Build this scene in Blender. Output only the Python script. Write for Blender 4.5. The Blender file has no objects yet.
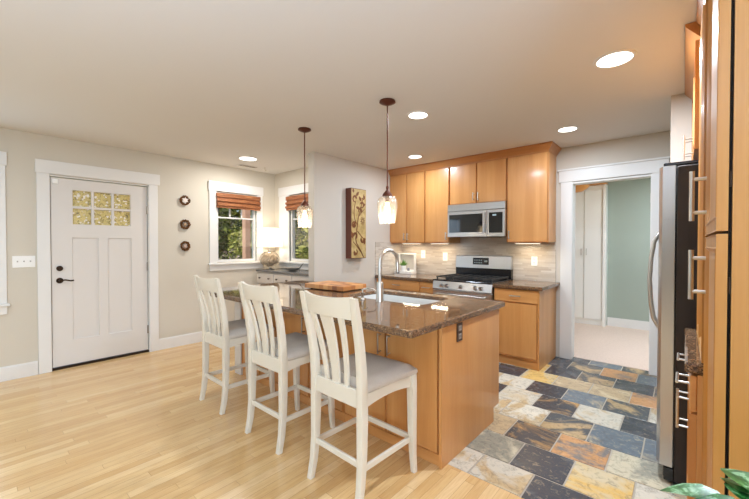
import bpy, bmesh, math, random
from mathutils import Vector, Matrix
random.seed(7)
PI = math.pi
C = bpy.context.scene.collection
SC = bpy.context.scene

# ------------------------------------------------------------------ camera
cam_d = bpy.data.cameras.new('camera'); cam = bpy.data.objects.new('camera', cam_d); C.objects.link(cam)
cam.location = (0, 0, 1.32)
cam.rotation_euler = (math.radians(90 - 0.8), 0, math.radians(41.0))
cam_d.sensor_fit = 'HORIZONTAL'; cam_d.sensor_width = 36.0; cam_d.lens = 356.0 / 749.0 * 36.0
cam_d.clip_start = 0.05
SC.camera = cam

# ------------------------------------------------------------------ world, sun, area lights, exposure
SC.view_settings.view_transform = 'Standard'; SC.view_settings.look = 'None'
SC.view_settings.gamma = 1.0; SC.view_settings.use_curve_mapping = False
SC.view_settings.exposure = -0.07
SC.cycles.max_bounces = 10; SC.cycles.diffuse_bounces = 6; SC.cycles.glossy_bounces = 5
SC.cycles.transparent_max_bounces = 12; SC.cycles.transmission_bounces = 8
SC.cycles.sample_clamp_indirect = 4.0
SC.cycles.caustics_reflective = False; SC.cycles.caustics_refractive = False

world = bpy.data.worlds.new('sky'); SC.world = world; world.use_nodes = True
wn = world.node_tree.nodes; wl = world.node_tree.links
sky = wn.new('ShaderNodeTexSky'); sky.sky_type = 'NISHITA'; sky.sun_disc = False
sky.sun_elevation = math.radians(48); sky.sun_rotation = math.radians(90); sky.air_density = 1.0; sky.dust_density = 3.0
bgn = wn['Background']; bgn.inputs['Strength'].default_value = 0.22
wl.new(sky.outputs[0], bgn.inputs['Color'])


def lamp(name, kind, loc, energy, color=(1, 1, 1), size=0.1, rot=(0, 0, 0), parent=None, size_y=None, spread=None):
    d = bpy.data.lights.new(name, kind); d.energy = energy; d.color = color
    if kind == 'AREA':
        if size_y:
            d.shape = 'RECTANGLE'; d.size = size; d.size_y = size_y
        else:
            d.shape = 'DISK'; d.size = size
        if spread: d.spread = spread
    elif kind in ('POINT', 'SPOT'):
        d.shadow_soft_size = size
        if kind == 'SPOT': d.spot_size = spread or 2.6; d.spot_blend = 0.6
    elif kind == 'SUN':
        d.angle = 0.02
    o = bpy.data.objects.new(name, d); C.objects.link(o); o.location = loc; o.rotation_euler = rot
    if parent: o.parent = parent
    return o


lamp('sun', 'SUN', (0, -8, 10), 4.5, (1.0, 0.94, 0.84), rot=(math.radians(38), 0, math.radians(18)))
# daylight entering by the wide glazed opening behind the camera, the window left of the front door and the nook windows
lamp('patio_daylight', 'AREA', (-2.3, -2.96, 1.30), 105, (0.56, 0.77, 1.0), size=3.4, size_y=1.9, rot=(math.radians(90), 0, PI))
lamp('entry_daylight', 'AREA', (-4.90, -0.45, 1.41), 12, (0.62, 0.8, 1.0), size=1.2, size_y=1.2, rot=(math.radians(90), 0, math.radians(-90)))
lamp('hall_fill', 'AREA', (0.3, 5.7, 2.35), 54, (0.80, 0.87, 1.0), size=0.8, size_y=0.8)  # added fill under the hall ceiling, no window there
lamp('side_fill', 'AREA', (1.96, -1.45, 1.40), 150, (0.62, 0.8, 1.0), size=1.6, size_y=1.4, rot=(math.radians(90), 0, math.radians(90)))  # added fill from the right, out of view, brightens the island end
# added fill light behind the camera, out of view, aimed at the ceiling
lamp('bounce_fill', 'AREA', (0.1, -1.3, 0.30), 105, (0.52, 0.71, 1.0), size=1.8, rot=(PI, 0, 0), spread=math.radians(130))
# added overhead fill lamps without fixtures, all unseen behind the camera
for lx, ly in ((-3.6, -0.2), (-1.8, -0.2), (-3.6, -1.8), (-1.8, -1.8)):
    lamp('overhead_fill', 'AREA', (lx, ly, 2.432), 9, (0.66, 0.82, 1.0), size=0.17)


# ------------------------------------------------------------------ helpers
def new_bm(): return bmesh.new()


def box(bm, x0, x1, y0, y1, z0, z1, bev=0.0, seg=2, M=None):
    vs = [bm.verts.new((x, y, z)) for z in (z0, z1) for y in (y0, y1) for x in (x0, x1)]
    idx = [(0, 2, 3, 1), (4, 5, 7, 6), (0, 1, 5, 4), (2, 6, 7, 3), (0, 4, 6, 2), (1, 3, 7, 5)]
    fs = [bm.faces.new([vs[i] for i in f]) for f in idx]
    if bev > 0:
        es = {e for f in fs for e in f.edges}
        r = bmesh.ops.bevel(bm, geom=list(es), offset=bev, segments=seg, profile=0.5, affect='EDGES')
        vs = list({v for v in r['verts']} | {v for f in r['faces'] for v in f.verts} | {v for v in vs if v.is_valid})
    if M is not None:
        for v in vs: v.co = M @ v.co
    return vs


def tube(bm, pts, r, n=10, caps=True, radii=None):
    pts = [Vector(p) for p in pts]; rings = []
    prev = None
    for i, p in enumerate(pts):
        if i == 0: t = pts[1] - pts[0]
        elif i == len(pts) - 1: t = pts[-1] - pts[-2]
        else: t = (pts[i + 1] - p).normalized() + (p - pts[i - 1]).normalized()
        t.normalize()
        if prev is None:
            a = Vector((0, 0, 1)) if abs(t.z) < 0.9 else Vector((1, 0, 0))
            u = t.cross(a).normalized()
        else:
            u = (prev - t * prev.dot(t)).normalized()
        prev = u; w = t.cross(u)
        rr = radii[i] if radii else r
        rings.append([bm.verts.new(p + (u * math.cos(2 * PI * k / n) + w * math.sin(2 * PI * k / n)) * rr) for k in range(n)])
    for a, b in zip(rings, rings[1:]):
        for k in range(n):
            bm.faces.new((a[k], a[(k + 1) % n], b[(k + 1) % n], b[k]))
    if caps:
        bm.faces.new(rings[0][::-1]); bm.faces.new(rings[-1])


def lathe(bm, prof, n=24, c=(0, 0, 0), close=False):
    """prof = (r, z) list, spun about the z axis through c"""
    rings = []
    for r, z in prof:
        if r < 1e-5: rings.append([bm.verts.new((c[0], c[1], c[2] + z))])
        else: rings.append([bm.verts.new((c[0] + r * math.cos(2 * PI * k / n), c[1] + r * math.sin(2 * PI * k / n), c[2] + z)) for k in range(n)])
    prs = list(zip(rings, rings[1:]))
    if close: prs.append((rings[-1], rings[0]))
    for a, b in prs:
        for k in range(n):
            k2 = (k + 1) % n
            f = []
            for v in (a[k % len(a)], a[k2 % len(a)], b[k2 % len(b)], b[k % len(b)]):
                if v not in f: f.append(v)
            if len(f) > 2: bm.faces.new(f)


def sweep(bm, sections):
    """loft equal-length closed loops of points and cap the ends"""
    rings = [[bm.verts.new(p) for p in s] for s in sections]
    n = len(rings[0])
    for a, b in zip(rings, rings[1:]):
        for k in range(n): bm.faces.new((a[k], a[(k + 1) % n], b[(k + 1) % n], b[k]))
    bm.faces.new(rings[0][::-1]); bm.faces.new(rings[-1])


def plate(bm, outer, holes, depth, M, bev=0.0):
    """flat outline (with holes) in local XY, thickened by depth along local +Z, placed by matrix M"""
    es = []; vin = []
    for loop in [outer] + holes:
        vs = [bm.verts.new((p[0], p[1], 0)) for p in loop]; vin += vs
        es += [bm.edges.new((vs[i], vs[(i + 1) % len(vs)])) for i in range(len(vs))]
    r = bmesh.ops.triangle_fill(bm, use_beauty=True, use_dissolve=False, edges=es)
    fs = [g for g in r['geom'] if isinstance(g, bmesh.types.BMFace)]
    bmesh.ops.recalc_face_normals(bm, faces=fs)
    ex = bmesh.ops.extrude_face_region(bm, geom=fs)
    nv = [g for g in ex['geom'] if isinstance(g, bmesh.types.BMVert)]
    for v in nv: v.co.z += depth
    allv = set(vin) | set(nv)
    allf = {f for v in allv for f in v.link_faces}
    bmesh.ops.recalc_face_normals(bm, faces=list(allf))
    if bev:
        ee = [e for e in {e for v in allv for e in v.link_edges} if len(e.link_faces) == 2 and e.calc_face_angle(0) > 0.8 and abs(e.verts[0].co.z - e.verts[1].co.z) < 1e-5]
        bmesh.ops.bevel(bm, geom=ee, offset=bev, segments=3, profile=0.5, affect='EDGES')
        allv = set(bm.verts)
    for v in allv: v.co = M @ v.co


def rect(x0, x1, y0, y1): return [(x0, y0), (x1, y0), (x1, y1), (x0, y1)]


def rrect(x0, x1, y0, y1, r, n=5):
    out = []
    for cx, cy, a0 in ((x1 - r, y1 - r, 0), (x0 + r, y1 - r, 90), (x0 + r, y0 + r, 180), (x1 - r, y0 + r, 270)):
        for k in range(n + 1):
            a = math.radians(a0 + 90 * k / n); out.append((cx + r * math.cos(a), cy + r * math.sin(a)))
    return out


def obj(name, bm, mat, parent=None, loc=None, smooth=False, rotz=None):
    me = bpy.data.meshes.new(name)
    bmesh.ops.recalc_face_normals(bm, faces=bm.faces[:])
    if smooth:
        for f in bm.faces: f.smooth = True
    bm.to_mesh(me); bm.free()
    if smooth:
        try: me.set_sharp_from_angle(angle=math.radians(42))
        except Exception: pass
    me.materials.append(mat)
    o = bpy.data.objects.new(name, me); C.objects.link(o)
    if parent: o.parent = parent
    if loc: o.location = loc
    if rotz is not None: o.rotation_euler = (0, 0, rotz)
    return o


def tag(o, label, cat, group=None, kind=None):
    o['label'] = label; o['category'] = cat
    if group: o['group'] = group
    if kind: o['kind'] = kind
    return o


def thing(name, label, cat, loc=(0, 0, 0), rotz=0.0, group=None):
    o = bpy.data.objects.new(name, None); C.objects.link(o); o.empty_display_size = 0.05
    o.location = loc; o.rotation_euler = (0, 0, rotz)
    return tag(o, label, cat, group)


def struct(name, bm, m, parent=None, label=None):
    o = obj(name, bm, m, parent)
    if not parent: o['kind'] = 'structure'
    if label: o['label'] = label
    return o


def sroot(name, loc=(0, 0, 0), label=None):
    o = bpy.data.objects.new(name, None); C.objects.link(o); o.location = loc; o['kind'] = 'structure'; o.empty_display_size = 0.05
    if label: o['label'] = label
    return o


def dup(root, loc, rotz, label, group=None):
    r = root.copy(); C.objects.link(r); r.location = loc; r.rotation_euler = (0, 0, rotz); r['label'] = label
    if group: r['group'] = group
    for ch in list(root.children):
        c = ch.copy(); C.objects.link(c); c.parent = r
        for g in ch.children:
            d = g.copy(); C.objects.link(d); d.parent = c
    return r


def at_xz(x, y, z): return Matrix(((1, 0, 0, x), (0, 0, -1, y), (0, 1, 0, z), (0, 0, 0, 1)))   # local XY -> world XZ, local +Z -> -Y
def at_yz(x, y, z): return Matrix(((0, 0, 1, x), (1, 0, 0, y), (0, 1, 0, z), (0, 0, 0, 1)))    # local XY -> world YZ, local +Z -> +X


# ------------------------------------------------------------------ materials
MATS = {}


def srgb(r, g, b):
    f = lambda c: (c / 255 / 12.92) if c / 255 <= 0.04045 else ((c / 255 + 0.055) / 1.055) ** 2.4
    return (f(r), f(g), f(b), 1)


def mat(name, color=(0.8, 0.8, 0.8, 1), rough=0.5, metal=0.0, spec=0.5, coat=0.0, coat_rough=0.05):
    m = bpy.data.materials.new(name); m.use_nodes = True
    b = m.node_tree.nodes['Principled BSDF']
    b.inputs['Base Color'].default_value = color; b.inputs['Roughness'].default_value = rough
    b.inputs['Metallic'].default_value = metal; b.inputs['Specular IOR Level'].default_value = spec
    b.inputs['Coat Weight'].default_value = coat; b.inputs['Coat Roughness'].default_value = coat_rough
    MATS[name] = m
    return m


class N:
    """tiny node-graph helper"""
    def __init__(s, m): s.t = m.node_tree; s.n = s.t.nodes; s.l = s.t.links; s.b = s.n['Principled BSDF'] if 'Principled BSDF' in s.n else None

    def new(s, typ, **kw):
        n = s.n.new(typ)
        for k, v in kw.items(): setattr(n, k, v)
        return n

    def link(s, a, b): s.l.new(a, b)

    def coords(s, kind='Object', scale=(1, 1, 1), rnd=False):
        tc = s.new('ShaderNodeTexCoord'); mp = s.new('ShaderNodeMapping'); mp.inputs['Scale'].default_value = scale
        s.link(tc.outputs[kind], mp.inputs['Vector'])
        if rnd:
            oi = s.new('ShaderNodeObjectInfo'); mu = s.new('ShaderNodeVectorMath', operation='SCALE')
            mu.inputs[0].default_value = (13.1, 7.7, 5.3); s.link(oi.outputs['Random'], mu.inputs['Scale'])
            s.link(mu.outputs[0], mp.inputs['Location'])
        return mp.outputs[0]

    def ramp(s, fac, stops, interp='LINEAR'):
        r = s.new('ShaderNodeValToRGB'); cr = r.color_ramp; cr.interpolation = interp
        while len(cr.elements) < len(stops): cr.elements.new(0.5)
        for e, (p, c) in zip(cr.elements, stops): e.position = p; e.color = c
        s.link(fac, r.inputs[0])
        return r.outputs[0]

    def noise(s, vec, scale, detail=4, rough=0.5, dist=0.0):
        n = s.new('ShaderNodeTexNoise'); n.inputs['Scale'].default_value = scale; n.inputs['Detail'].default_value = detail
        n.inputs['Roughness'].default_value = rough; n.inputs['Distortion'].default_value = dist
        s.link(vec, n.inputs['Vector'])
        return n

    def mix(s, fac, a, b, blend='MIX'):
        m = s.new('ShaderNodeMix', data_type='RGBA', blend_type=blend)
        for sock, v in ((m.inputs[0], fac), (m.inputs[6], a), (m.inputs[7], b)):
            if hasattr(v, 'is_output'): s.link(v, sock)
            else: sock.default_value = v
        return m.outputs[2]

    def math(s, op, a, b=0.0):
        m = s.new('ShaderNodeMath', operation=op)
        for sock, v in ((m.inputs[0], a), (m.inputs[1], b)):
            if hasattr(v, 'is_output'): s.link(v, sock)
            else: sock.default_value = v
        return m.outputs[0]

    def bump(s, h, strength=0.2, dist=0.01):
        b = s.new('ShaderNodeBump'); b.inputs['Strength'].default_value = strength; b.inputs['Distance'].default_value = dist
        s.link(h, b.inputs['Height']); s.link(b.outputs[0], s.b.inputs['Normal'])


def paint(name, color, rough=0.6):
    m = mat(name, color, rough, spec=0.3); n = N(m); v = n.coords('Object')
    n.bump(n.noise(v, 220, 3).outputs[0], 0.06, 0.002)  # slats a darker taupe than the frame
    return m


wall_m = paint('wall_paint', srgb(204, 196, 181))
wall_k = paint('wall_paint_kitchen', srgb(203, 195, 183))
green_m = paint('hall_green_paint', srgb(156, 166, 154))
ceil_m = paint('ceiling_paint', srgb(222, 220, 217), 0.8)
trim_m = mat('trim_white', srgb(224, 222, 218), 0.35)
white_m = mat('white_enamel', srgb(238, 236, 230), 0.3)
door_m = mat('door_white', srgb(216, 211, 205), 0.4)


def wood(name, c1, c2, c3, axis='Z', rough=0.33, coat=0.25):
    m = mat(name, c1, rough, coat=coat, coat_rough=0.12); n = N(m)
    sc = {'Z': (1, 1, 0.06), 'X': (0.06, 1, 1), 'Y': (1, 0.06, 1)}[axis]
    v = n.coords('Object', sc, rnd=True)
    a = n.noise(v, 9, 5, 0.55, 0.6).outputs[0]
    col = n.ramp(a, [(0.3, c1), (0.5, c2), (0.72, c3)])
    g = n.noise(v, 110, 3, 0.6).outputs[0]
    col2 = n.mix(n.ramp(g, [(0.35, (0, 0, 0, 1)), (0.7, (0.32, 0.32, 0.32, 1))]), col, c1)
    n.link(col2, n.b.inputs['Base Color'])
    return m


MAPLE = (srgb(192, 132, 72), srgb(204, 145, 84), srgb(213, 158, 98))
maple_z = wood('maple_upright', *MAPLE, axis='Z')
maple_x = wood('maple_long', *MAPLE, axis='X')
maple_y = wood('maple_deep', *MAPLE, axis='Y')
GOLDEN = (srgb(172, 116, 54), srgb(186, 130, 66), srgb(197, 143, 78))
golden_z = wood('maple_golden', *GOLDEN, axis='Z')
DARKER = (srgb(166, 104, 52), srgb(182, 120, 64), srgb(192, 132, 76))
crown_x = wood('maple_crown_long', *DARKER, axis='X')
crown_y = wood('maple_crown_deep', *DARKER, axis='Y')
gap_shade_m = mat('gap_shade', (0.012, 0.008, 0.006, 1), 0.8)  # near-black colour standing in for shade in the pantry door gap


def granite():
    m = mat('granite', (0.1, 0.07, 0.05, 1), 0.05, spec=0.6); n = N(m); v = n.coords('Object')
    vo = n.new('ShaderNodeTexVoronoi'); vo.inputs['Scale'].default_value = 225; n.link(v, vo.inputs['Vector'])
    base = n.ramp(vo.outputs['Color'], [(0.0, srgb(56, 42, 32)), (0.35, srgb(108, 80, 56)), (0.6, srgb(146, 110, 78)), (0.85, srgb(178, 150, 122)), (1.0, srgb(60, 50, 44))], 'CONSTANT')
    big = n.noise(v, 26, 4, 0.6).outputs[0]  # solid dark sheet painted as the shade between doors and carcass
    col = n.mix(n.ramp(big, [(0.35, (0.0, 0, 0, 1)), (0.75, (0.6, 0.6, 0.6, 1))]), base, srgb(74, 56, 44))
    n.link(col, n.b.inputs['Base Color'])
    return m


granite_m = granite()


def steel(name, color=(0.62, 0.62, 0.62, 1), rough=0.28):
    m = mat(name, color, rough, metal=1.0); n = N(m); v = n.coords('Object', (1, 1, 60))
    r = n.noise(v, 12, 3).outputs[0]
    mr = n.new('ShaderNodeMapRange'); mr.inputs[3].default_value = rough - 0.02; mr.inputs[4].default_value = rough + 0.03
    n.link(r, mr.inputs[0]); n.link(mr.outputs[0], n.b.inputs['Roughness'])
    return m


steel_m = steel('brushed_steel', (0.55, 0.54, 0.53, 1))
nickel_m = mat('satin_nickel', (0.60, 0.57, 0.52, 1), 0.3, metal=1.0)
hinge_m = mat('aged_nickel', (0.30, 0.26, 0.21, 1), 0.4, metal=1.0)
bronze_m = mat('oiled_bronze', srgb(96, 52, 34), 0.38, metal=0.6)
darkbronze_m = mat('dark_bronze', srgb(58, 42, 30), 0.35, metal=0.7)
black_m = mat('black_enamel', (0.012, 0.012, 0.013, 1), 0.18)
iron_m = mat('cast_iron', (0.02, 0.02, 0.02, 1), 0.55)
blackglass_m = mat('black_glass', (0.01, 0.011, 0.012, 1), 0.04, spec=0.7)
fridge_side_m = mat('fridge_side_dark', srgb(44, 34, 30), 0.45)
_n = N(fridge_side_m); _n.bump(_n.noise(_n.coords('Object'), 160, 2).outputs[0], 0.35, 0.004)
plastic_m = mat('white_plastic', srgb(240, 239, 235), 0.3)
slot_m = mat('outlet_slot', (0.05, 0.05, 0.05, 1), 0.5)
brownplate_m = mat('brown_plate', srgb(70, 48, 36), 0.35)
ceramic_m = mat('white_ceramic', srgb(236, 236, 232), 0.15)
sink_m = mat('sink_white', srgb(206, 206, 203), 0.2)
chair_m = mat('chair_paint', srgb(214, 205, 188), 0.35)


def fabric(name, c1, c2):
    m = mat(name, c1, 0.9, spec=0.15); n = N(m); v = n.coords('Object')
    w = n.noise(v, 260, 2, 0.6).outputs[0]; b = n.noise(v, 14, 3).outputs[0]
    col = n.mix(n.math('MULTIPLY', w, 0.9), c1, c2); col = n.mix(n.math('MULTIPLY', b, 0.5), col, c1)
    n.link(col, n.b.inputs['Base Color']); n.bump(w, 0.25, 0.002)
    return m


fabric_m = fabric('grey_linen', srgb(178, 168, 156), srgb(216, 207, 196))


def oak_floor():
    m = mat('oak_floor', srgb(214, 168, 105), 0.22, coat=0.25, coat_rough=0.15); n = N(m)
    tc = n.new('ShaderNodeTexCoord'); sx = n.new('ShaderNodeSeparateXYZ'); n.link(tc.outputs['Object'], sx.inputs[0])
    row = n.math('FLOOR', n.math('DIVIDE', sx.outputs[0], 0.057))
    wn1 = n.new('ShaderNodeTexWhiteNoise', noise_dimensions='1D'); n.link(row, wn1.inputs['W'])
    yy = n.math('ADD', sx.outputs[1], n.math('MULTIPLY', wn1.outputs[0], 3.0))
    brd = n.math('FLOOR', n.math('DIVIDE', yy, 1.05))
    wn2 = n.new('ShaderNodeTexWhiteNoise', noise_dimensions='2D'); cv = n.new('ShaderNodeCombineXYZ')
    n.link(row, cv.inputs[0]); n.link(brd, cv.inputs[1]); n.link(cv.outputs[0], wn2.inputs['Vector'])
    col = n.ramp(wn2.outputs[0], [(0.0, srgb(208, 168, 112)), (0.35, srgb(217, 179, 124)), (0.7, srgb(223, 187, 133)), (1.0, srgb(230, 198, 148))])
    mp = n.new('ShaderNodeMapping'); mp.inputs['Scale'].default_value = (14, 1.1, 1); n.link(tc.outputs['Object'], mp.inputs[0])
    off = n.new('ShaderNodeVectorMath', operation='ADD'); n.link(mp.outputs[0], off.inputs[0])
    sc = n.new('ShaderNodeVectorMath', operation='SCALE'); n.link(wn2.outputs['Color'], sc.inputs[0]); sc.inputs['Scale'].default_value = 9.0
    n.link(sc.outputs[0], off.inputs[1])
    g = n.noise(off.outputs[0], 5, 6, 0.65, 0.8).outputs[0]
    col = n.mix(n.ramp(g, [(0.4, (0, 0, 0, 1)), (0.75, (0.4, 0.4, 0.4, 1))]), col, srgb(176, 122, 62))
    fx = n.math('FRACT', n.math('DIVIDE', sx.outputs[0], 0.057)); fy = n.math('FRACT', n.math('DIVIDE', yy, 1.05))
    gap = n.math('MAXIMUM', n.math('LESS_THAN', fx, 0.035), n.math('LESS_THAN', fy, 0.002))
    col = n.mix(n.math('MULTIPLY', gap, 0.45), col, srgb(120, 78, 38))
    n.link(col, n.b.inputs['Base Color'])
    return m


oak_m = oak_floor()


def slate():
    m = mat('slate_tiles', rough=0.26, spec=0.45); n = N(m)
    a = n.new('ShaderNodeVertexColor'); a.layer_name = 'stone_a'
    b = n.new('ShaderNodeVertexColor'); b.layer_name = 'stone_b'
    tc = n.new('ShaderNodeTexCoord'); ra = n.new('ShaderNodeVertexColor'); ra.layer_name = 'stone_shift'
    sc = n.new('ShaderNodeVectorMath', operation='SCALE'); n.link(ra.outputs[0], sc.inputs[0]); sc.inputs['Scale'].default_value = 20
    ad = n.new('ShaderNodeVectorMath', operation='ADD'); n.link(tc.outputs['Object'], ad.inputs[0]); n.link(sc.outputs[0], ad.inputs[1])
    w = n.noise(ad.outputs[0], 2.3, 7, 0.60, 1.3).outputs[0]
    fac = n.ramp(w, [(0.50, (0, 0, 0, 1)), (0.60, (0.9, 0.9, 0.9, 1))])
    col = n.mix(fac, a.outputs[0], b.outputs[0])
    f2 = n.noise(ad.outputs[0], 22, 5, 0.7, 1.0).outputs[0]
    col = n.mix(n.ramp(f2, [(0.35, (0.45, 0.45, 0.45, 1)), (0.5, (0, 0, 0, 1))]), col, srgb(92, 84, 74))
    col = n.mix(n.ramp(f2, [(0.55, (0, 0, 0, 1)), (0.72, (0.4, 0.4, 0.4, 1))]), col, srgb(214, 190, 150))
    n.link(col, n.b.inputs['Base Color']); n.bump(f2, 0.25, 0.004)
    return m


slate_m = slate()
grout_m = mat('grout', srgb(168, 158, 142), 0.8)


def backsplash():
    m = mat('backsplash_tiles', rough=0.14, spec=0.5); n = N(m)
    tc = n.new('ShaderNodeTexCoord'); sx = n.new('ShaderNodeSeparateXYZ'); n.link(tc.outputs['Object'], sx.inputs[0])
    u = n.math('ADD', sx.outputs[0], sx.outputs[1])
    row = n.math('FLOOR', n.math('DIVIDE', sx.outputs[2], 0.021))
    w1 = n.new('ShaderNodeTexWhiteNoise', noise_dimensions='1D'); n.link(row, w1.inputs['W'])
    uu = n.math('ADD', u, n.math('MULTIPLY', w1.outputs[0], 1.7))
    col_i = n.math('FLOOR', n.math('DIVIDE', uu, 0.16))
    cv = n.new('ShaderNodeCombineXYZ'); n.link(row, cv.inputs[0]); n.link(col_i, cv.inputs[1])
    w2 = n.new('ShaderNodeTexWhiteNoise', noise_dimensions='2D'); n.link(cv.outputs[0], w2.inputs['Vector'])
    col = n.ramp(w2.outputs[0], [(0.0, srgb(184, 172, 158)), (0.3, srgb(194, 183, 168)), (0.7, srgb(200, 190, 176)), (1.0, srgb(208, 200, 188))])
    fz = n.math('FRACT', n.math('DIVIDE', sx.outputs[2], 0.021)); fu = n.math('FRACT', n.math('DIVIDE', uu, 0.16))
    gap = n.math('MAXIMUM', n.math('LESS_THAN', fz, 0.09), n.math('LESS_THAN', fu, 0.012))
    n.link(n.mix(gap, col, srgb(186, 178, 168)), n.b.inputs['Base Color'])
    n.link(n.math('ADD', n.math('MULTIPLY', gap, 0.5), n.math('MULTIPLY', w2.outputs[0], 0.22)), n.b.inputs['Roughness'])
    n.bump(n.math('SUBTRACT', n.math('MULTIPLY', w2.outputs[0], 0.6), gap), 0.5, 0.002)
    return m


splash_m = backsplash()


def glass_pane(name, tint=(1, 1, 1, 1), gloss=0.08):
    m = bpy.data.materials.new(name); m.use_nodes = True; t = m.node_tree; t.nodes.clear()
    o = t.nodes.new('ShaderNodeOutputMaterial'); mx = t.nodes.new('ShaderNodeMixShader'); tr = t.nodes.new('ShaderNodeBsdfTransparent'); gl = t.nodes.new('ShaderNodeBsdfGlossy')
    tr.inputs[0].default_value = tint; gl.inputs['Roughness'].default_value = 0.02
    lw = t.nodes.new('ShaderNodeLayerWeight'); lw.inputs['Blend'].default_value = 0.12
    ad = t.nodes.new('ShaderNodeMath'); ad.operation = 'MULTIPLY_ADD'; ad.inputs[1].default_value = 0.5; ad.inputs[2].default_value = gloss * 0.5
    t.links.new(lw.outputs['Fresnel'], ad.inputs[0]); t.links.new(ad.outputs[0], mx.inputs[0])
    t.links.new(tr.outputs[0], mx.inputs[1]); t.links.new(gl.outputs[0], mx.inputs[2]); t.links.new(mx.outputs[0], o.inputs[0])
    return m


glass_m = glass_pane('window_glass')


def shade_glass():
    m = bpy.data.materials.new('seeded_glass'); m.use_nodes = True; t = m.node_tree; t.nodes.clear()
    o = t.nodes.new('ShaderNodeOutputMaterial'); mx = t.nodes.new('ShaderNodeMixShader'); m2 = t.nodes.new('ShaderNodeMixShader')
    tr = t.nodes.new('ShaderNodeBsdfTransparent'); gl = t.nodes.new('ShaderNodeBsdfGlossy'); tl = t.nodes.new('ShaderNodeBsdfTranslucent')
    tr.inputs[0].default_value = (1, 0.98, 0.95, 1); tl.inputs[0].default_value = (0.95, 0.92, 0.87, 1); gl.inputs['Roughness'].default_value = 0.05
    lw = t.nodes.new('ShaderNodeLayerWeight'); lw.inputs['Blend'].default_value = 0.35
    mx.inputs[0].default_value = 0.14
    t.links.new(tr.outputs[0], mx.inputs[1]); t.links.new(tl.outputs[0], mx.inputs[2])
    sc = t.nodes.new('ShaderNodeMath'); sc.operation = 'MULTIPLY'; sc.inputs[1].default_value = 0.6
    t.links.new(lw.outputs['Facing'], sc.inputs[0]); t.links.new(sc.outputs[0], m2.inputs[0])
    t.links.new(mx.outputs[0], m2.inputs[1]); t.links.new(gl.outputs[0], m2.inputs[2]); t.links.new(m2.outputs[0], o.inputs[0])
    return m


shade_m = shade_glass()


def emit(name, color, strength):
    m = bpy.data.materials.new(name); m.use_nodes = True; t = m.node_tree; t.nodes.clear()
    o = t.nodes.new('ShaderNodeOutputMaterial'); e = t.nodes.new('ShaderNodeEmission')
    e.inputs[0].default_value = color; e.inputs[1].default_value = strength; t.links.new(e.outputs[0], o.inputs[0])
    return m


lens_m = emit('downlight_lens', (1, 0.97, 0.92, 1), 6.0)
bulb_m = emit('warm_bulb', (1, 0.76, 0.45, 1), 6.0)
strip_m = emit('undercabinet_strip', (1, 0.85, 0.62, 1), 5.0)


def lampshade():
    m = bpy.data.materials.new('linen_lampshade'); m.use_nodes = True; t = m.node_tree; t.nodes.clear()
    o = t.nodes.new('ShaderNodeOutputMaterial'); mx = t.nodes.new('ShaderNodeMixShader'); d = t.nodes.new('ShaderNodeBsdfDiffuse'); tl = t.nodes.new('ShaderNodeBsdfTranslucent')
    d.inputs[0].default_value = (0.9, 0.87, 0.82, 1); tl.inputs[0].default_value = (0.95, 0.9, 0.82, 1); mx.inputs[0].default_value = 0.6
    e = t.nodes.new('ShaderNodeEmission'); e.inputs[0].default_value = (1, .95, .87, 1); e.inputs[1].default_value = 0.4; ad = t.nodes.new('ShaderNodeAddShader')
    t.links.new(d.outputs[0], mx.inputs[1]); t.links.new(tl.outputs[0], mx.inputs[2]); t.links.new(mx.outputs[0], ad.inputs[0]); t.links.new(e.outputs[0], ad.inputs[1]); t.links.new(ad.outputs[0], o.inputs[0])
    return m


lampshade_m = lampshade()


def door_glass():
    m = mat('leaf_textured_glass', rough=0.25, spec=0.6); n = N(m); v = n.coords('Object')
    vo = n.new('ShaderNodeTexVoronoi'); vo.inputs['Scale'].default_value = 62; n.link(v, vo.inputs['Vector'])
    ns = n.noise(v, 30, 4, 0.7, 1.0).outputs[0]
    c = n.ramp(ns, [(0.30, srgb(92, 82, 62)), (0.42, srgb(168, 150, 88)), (0.52, srgb(214, 196, 124)), (0.64, srgb(190, 168, 118)), (0.8, srgb(240, 234, 220))])
    wv = n.ramp(vo.outputs['Color'], [(0.0, (0, 0, 0, 1)), (0.74, (0, 0, 0, 1)), (0.80, (1, 1, 1, 1))])
    n.link(n.mix(wv, c, srgb(236, 230, 220)), n.b.inputs['Base Color'])
    n.bump(vo.outputs['Distance'], 0.6, 0.006)
    return m


doorglass_m = door_glass()


def bamboo():
    m = mat('bamboo_weave', rough=0.55); n = N(m); v = n.coords('Object', (3, 3, 90))
    a = n.noise(v, 2.2, 4, 0.7).outputs[0]
    n.link(n.ramp(a, [(0.3, srgb(84, 44, 22)), (0.5, srgb(140, 82, 44)), (0.7, srgb(190, 132, 86))]), n.b.inputs['Base Color'])
    n.bump(a, 0.4, 0.004)
    return m


bamboo_m = bamboo()


def leafy(name, cols, rough=0.55):
    m = mat(name, cols[0], rough, spec=0.25); n = N(m)
    g = n.new('ShaderNodeNewGeometry'); c = n.ramp(g.outputs['Random Per Island'], [(i / max(1, len(cols) - 1), k) for i, k in enumerate(cols)])
    n.link(c, n.b.inputs['Base Color'])
    return m


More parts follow.
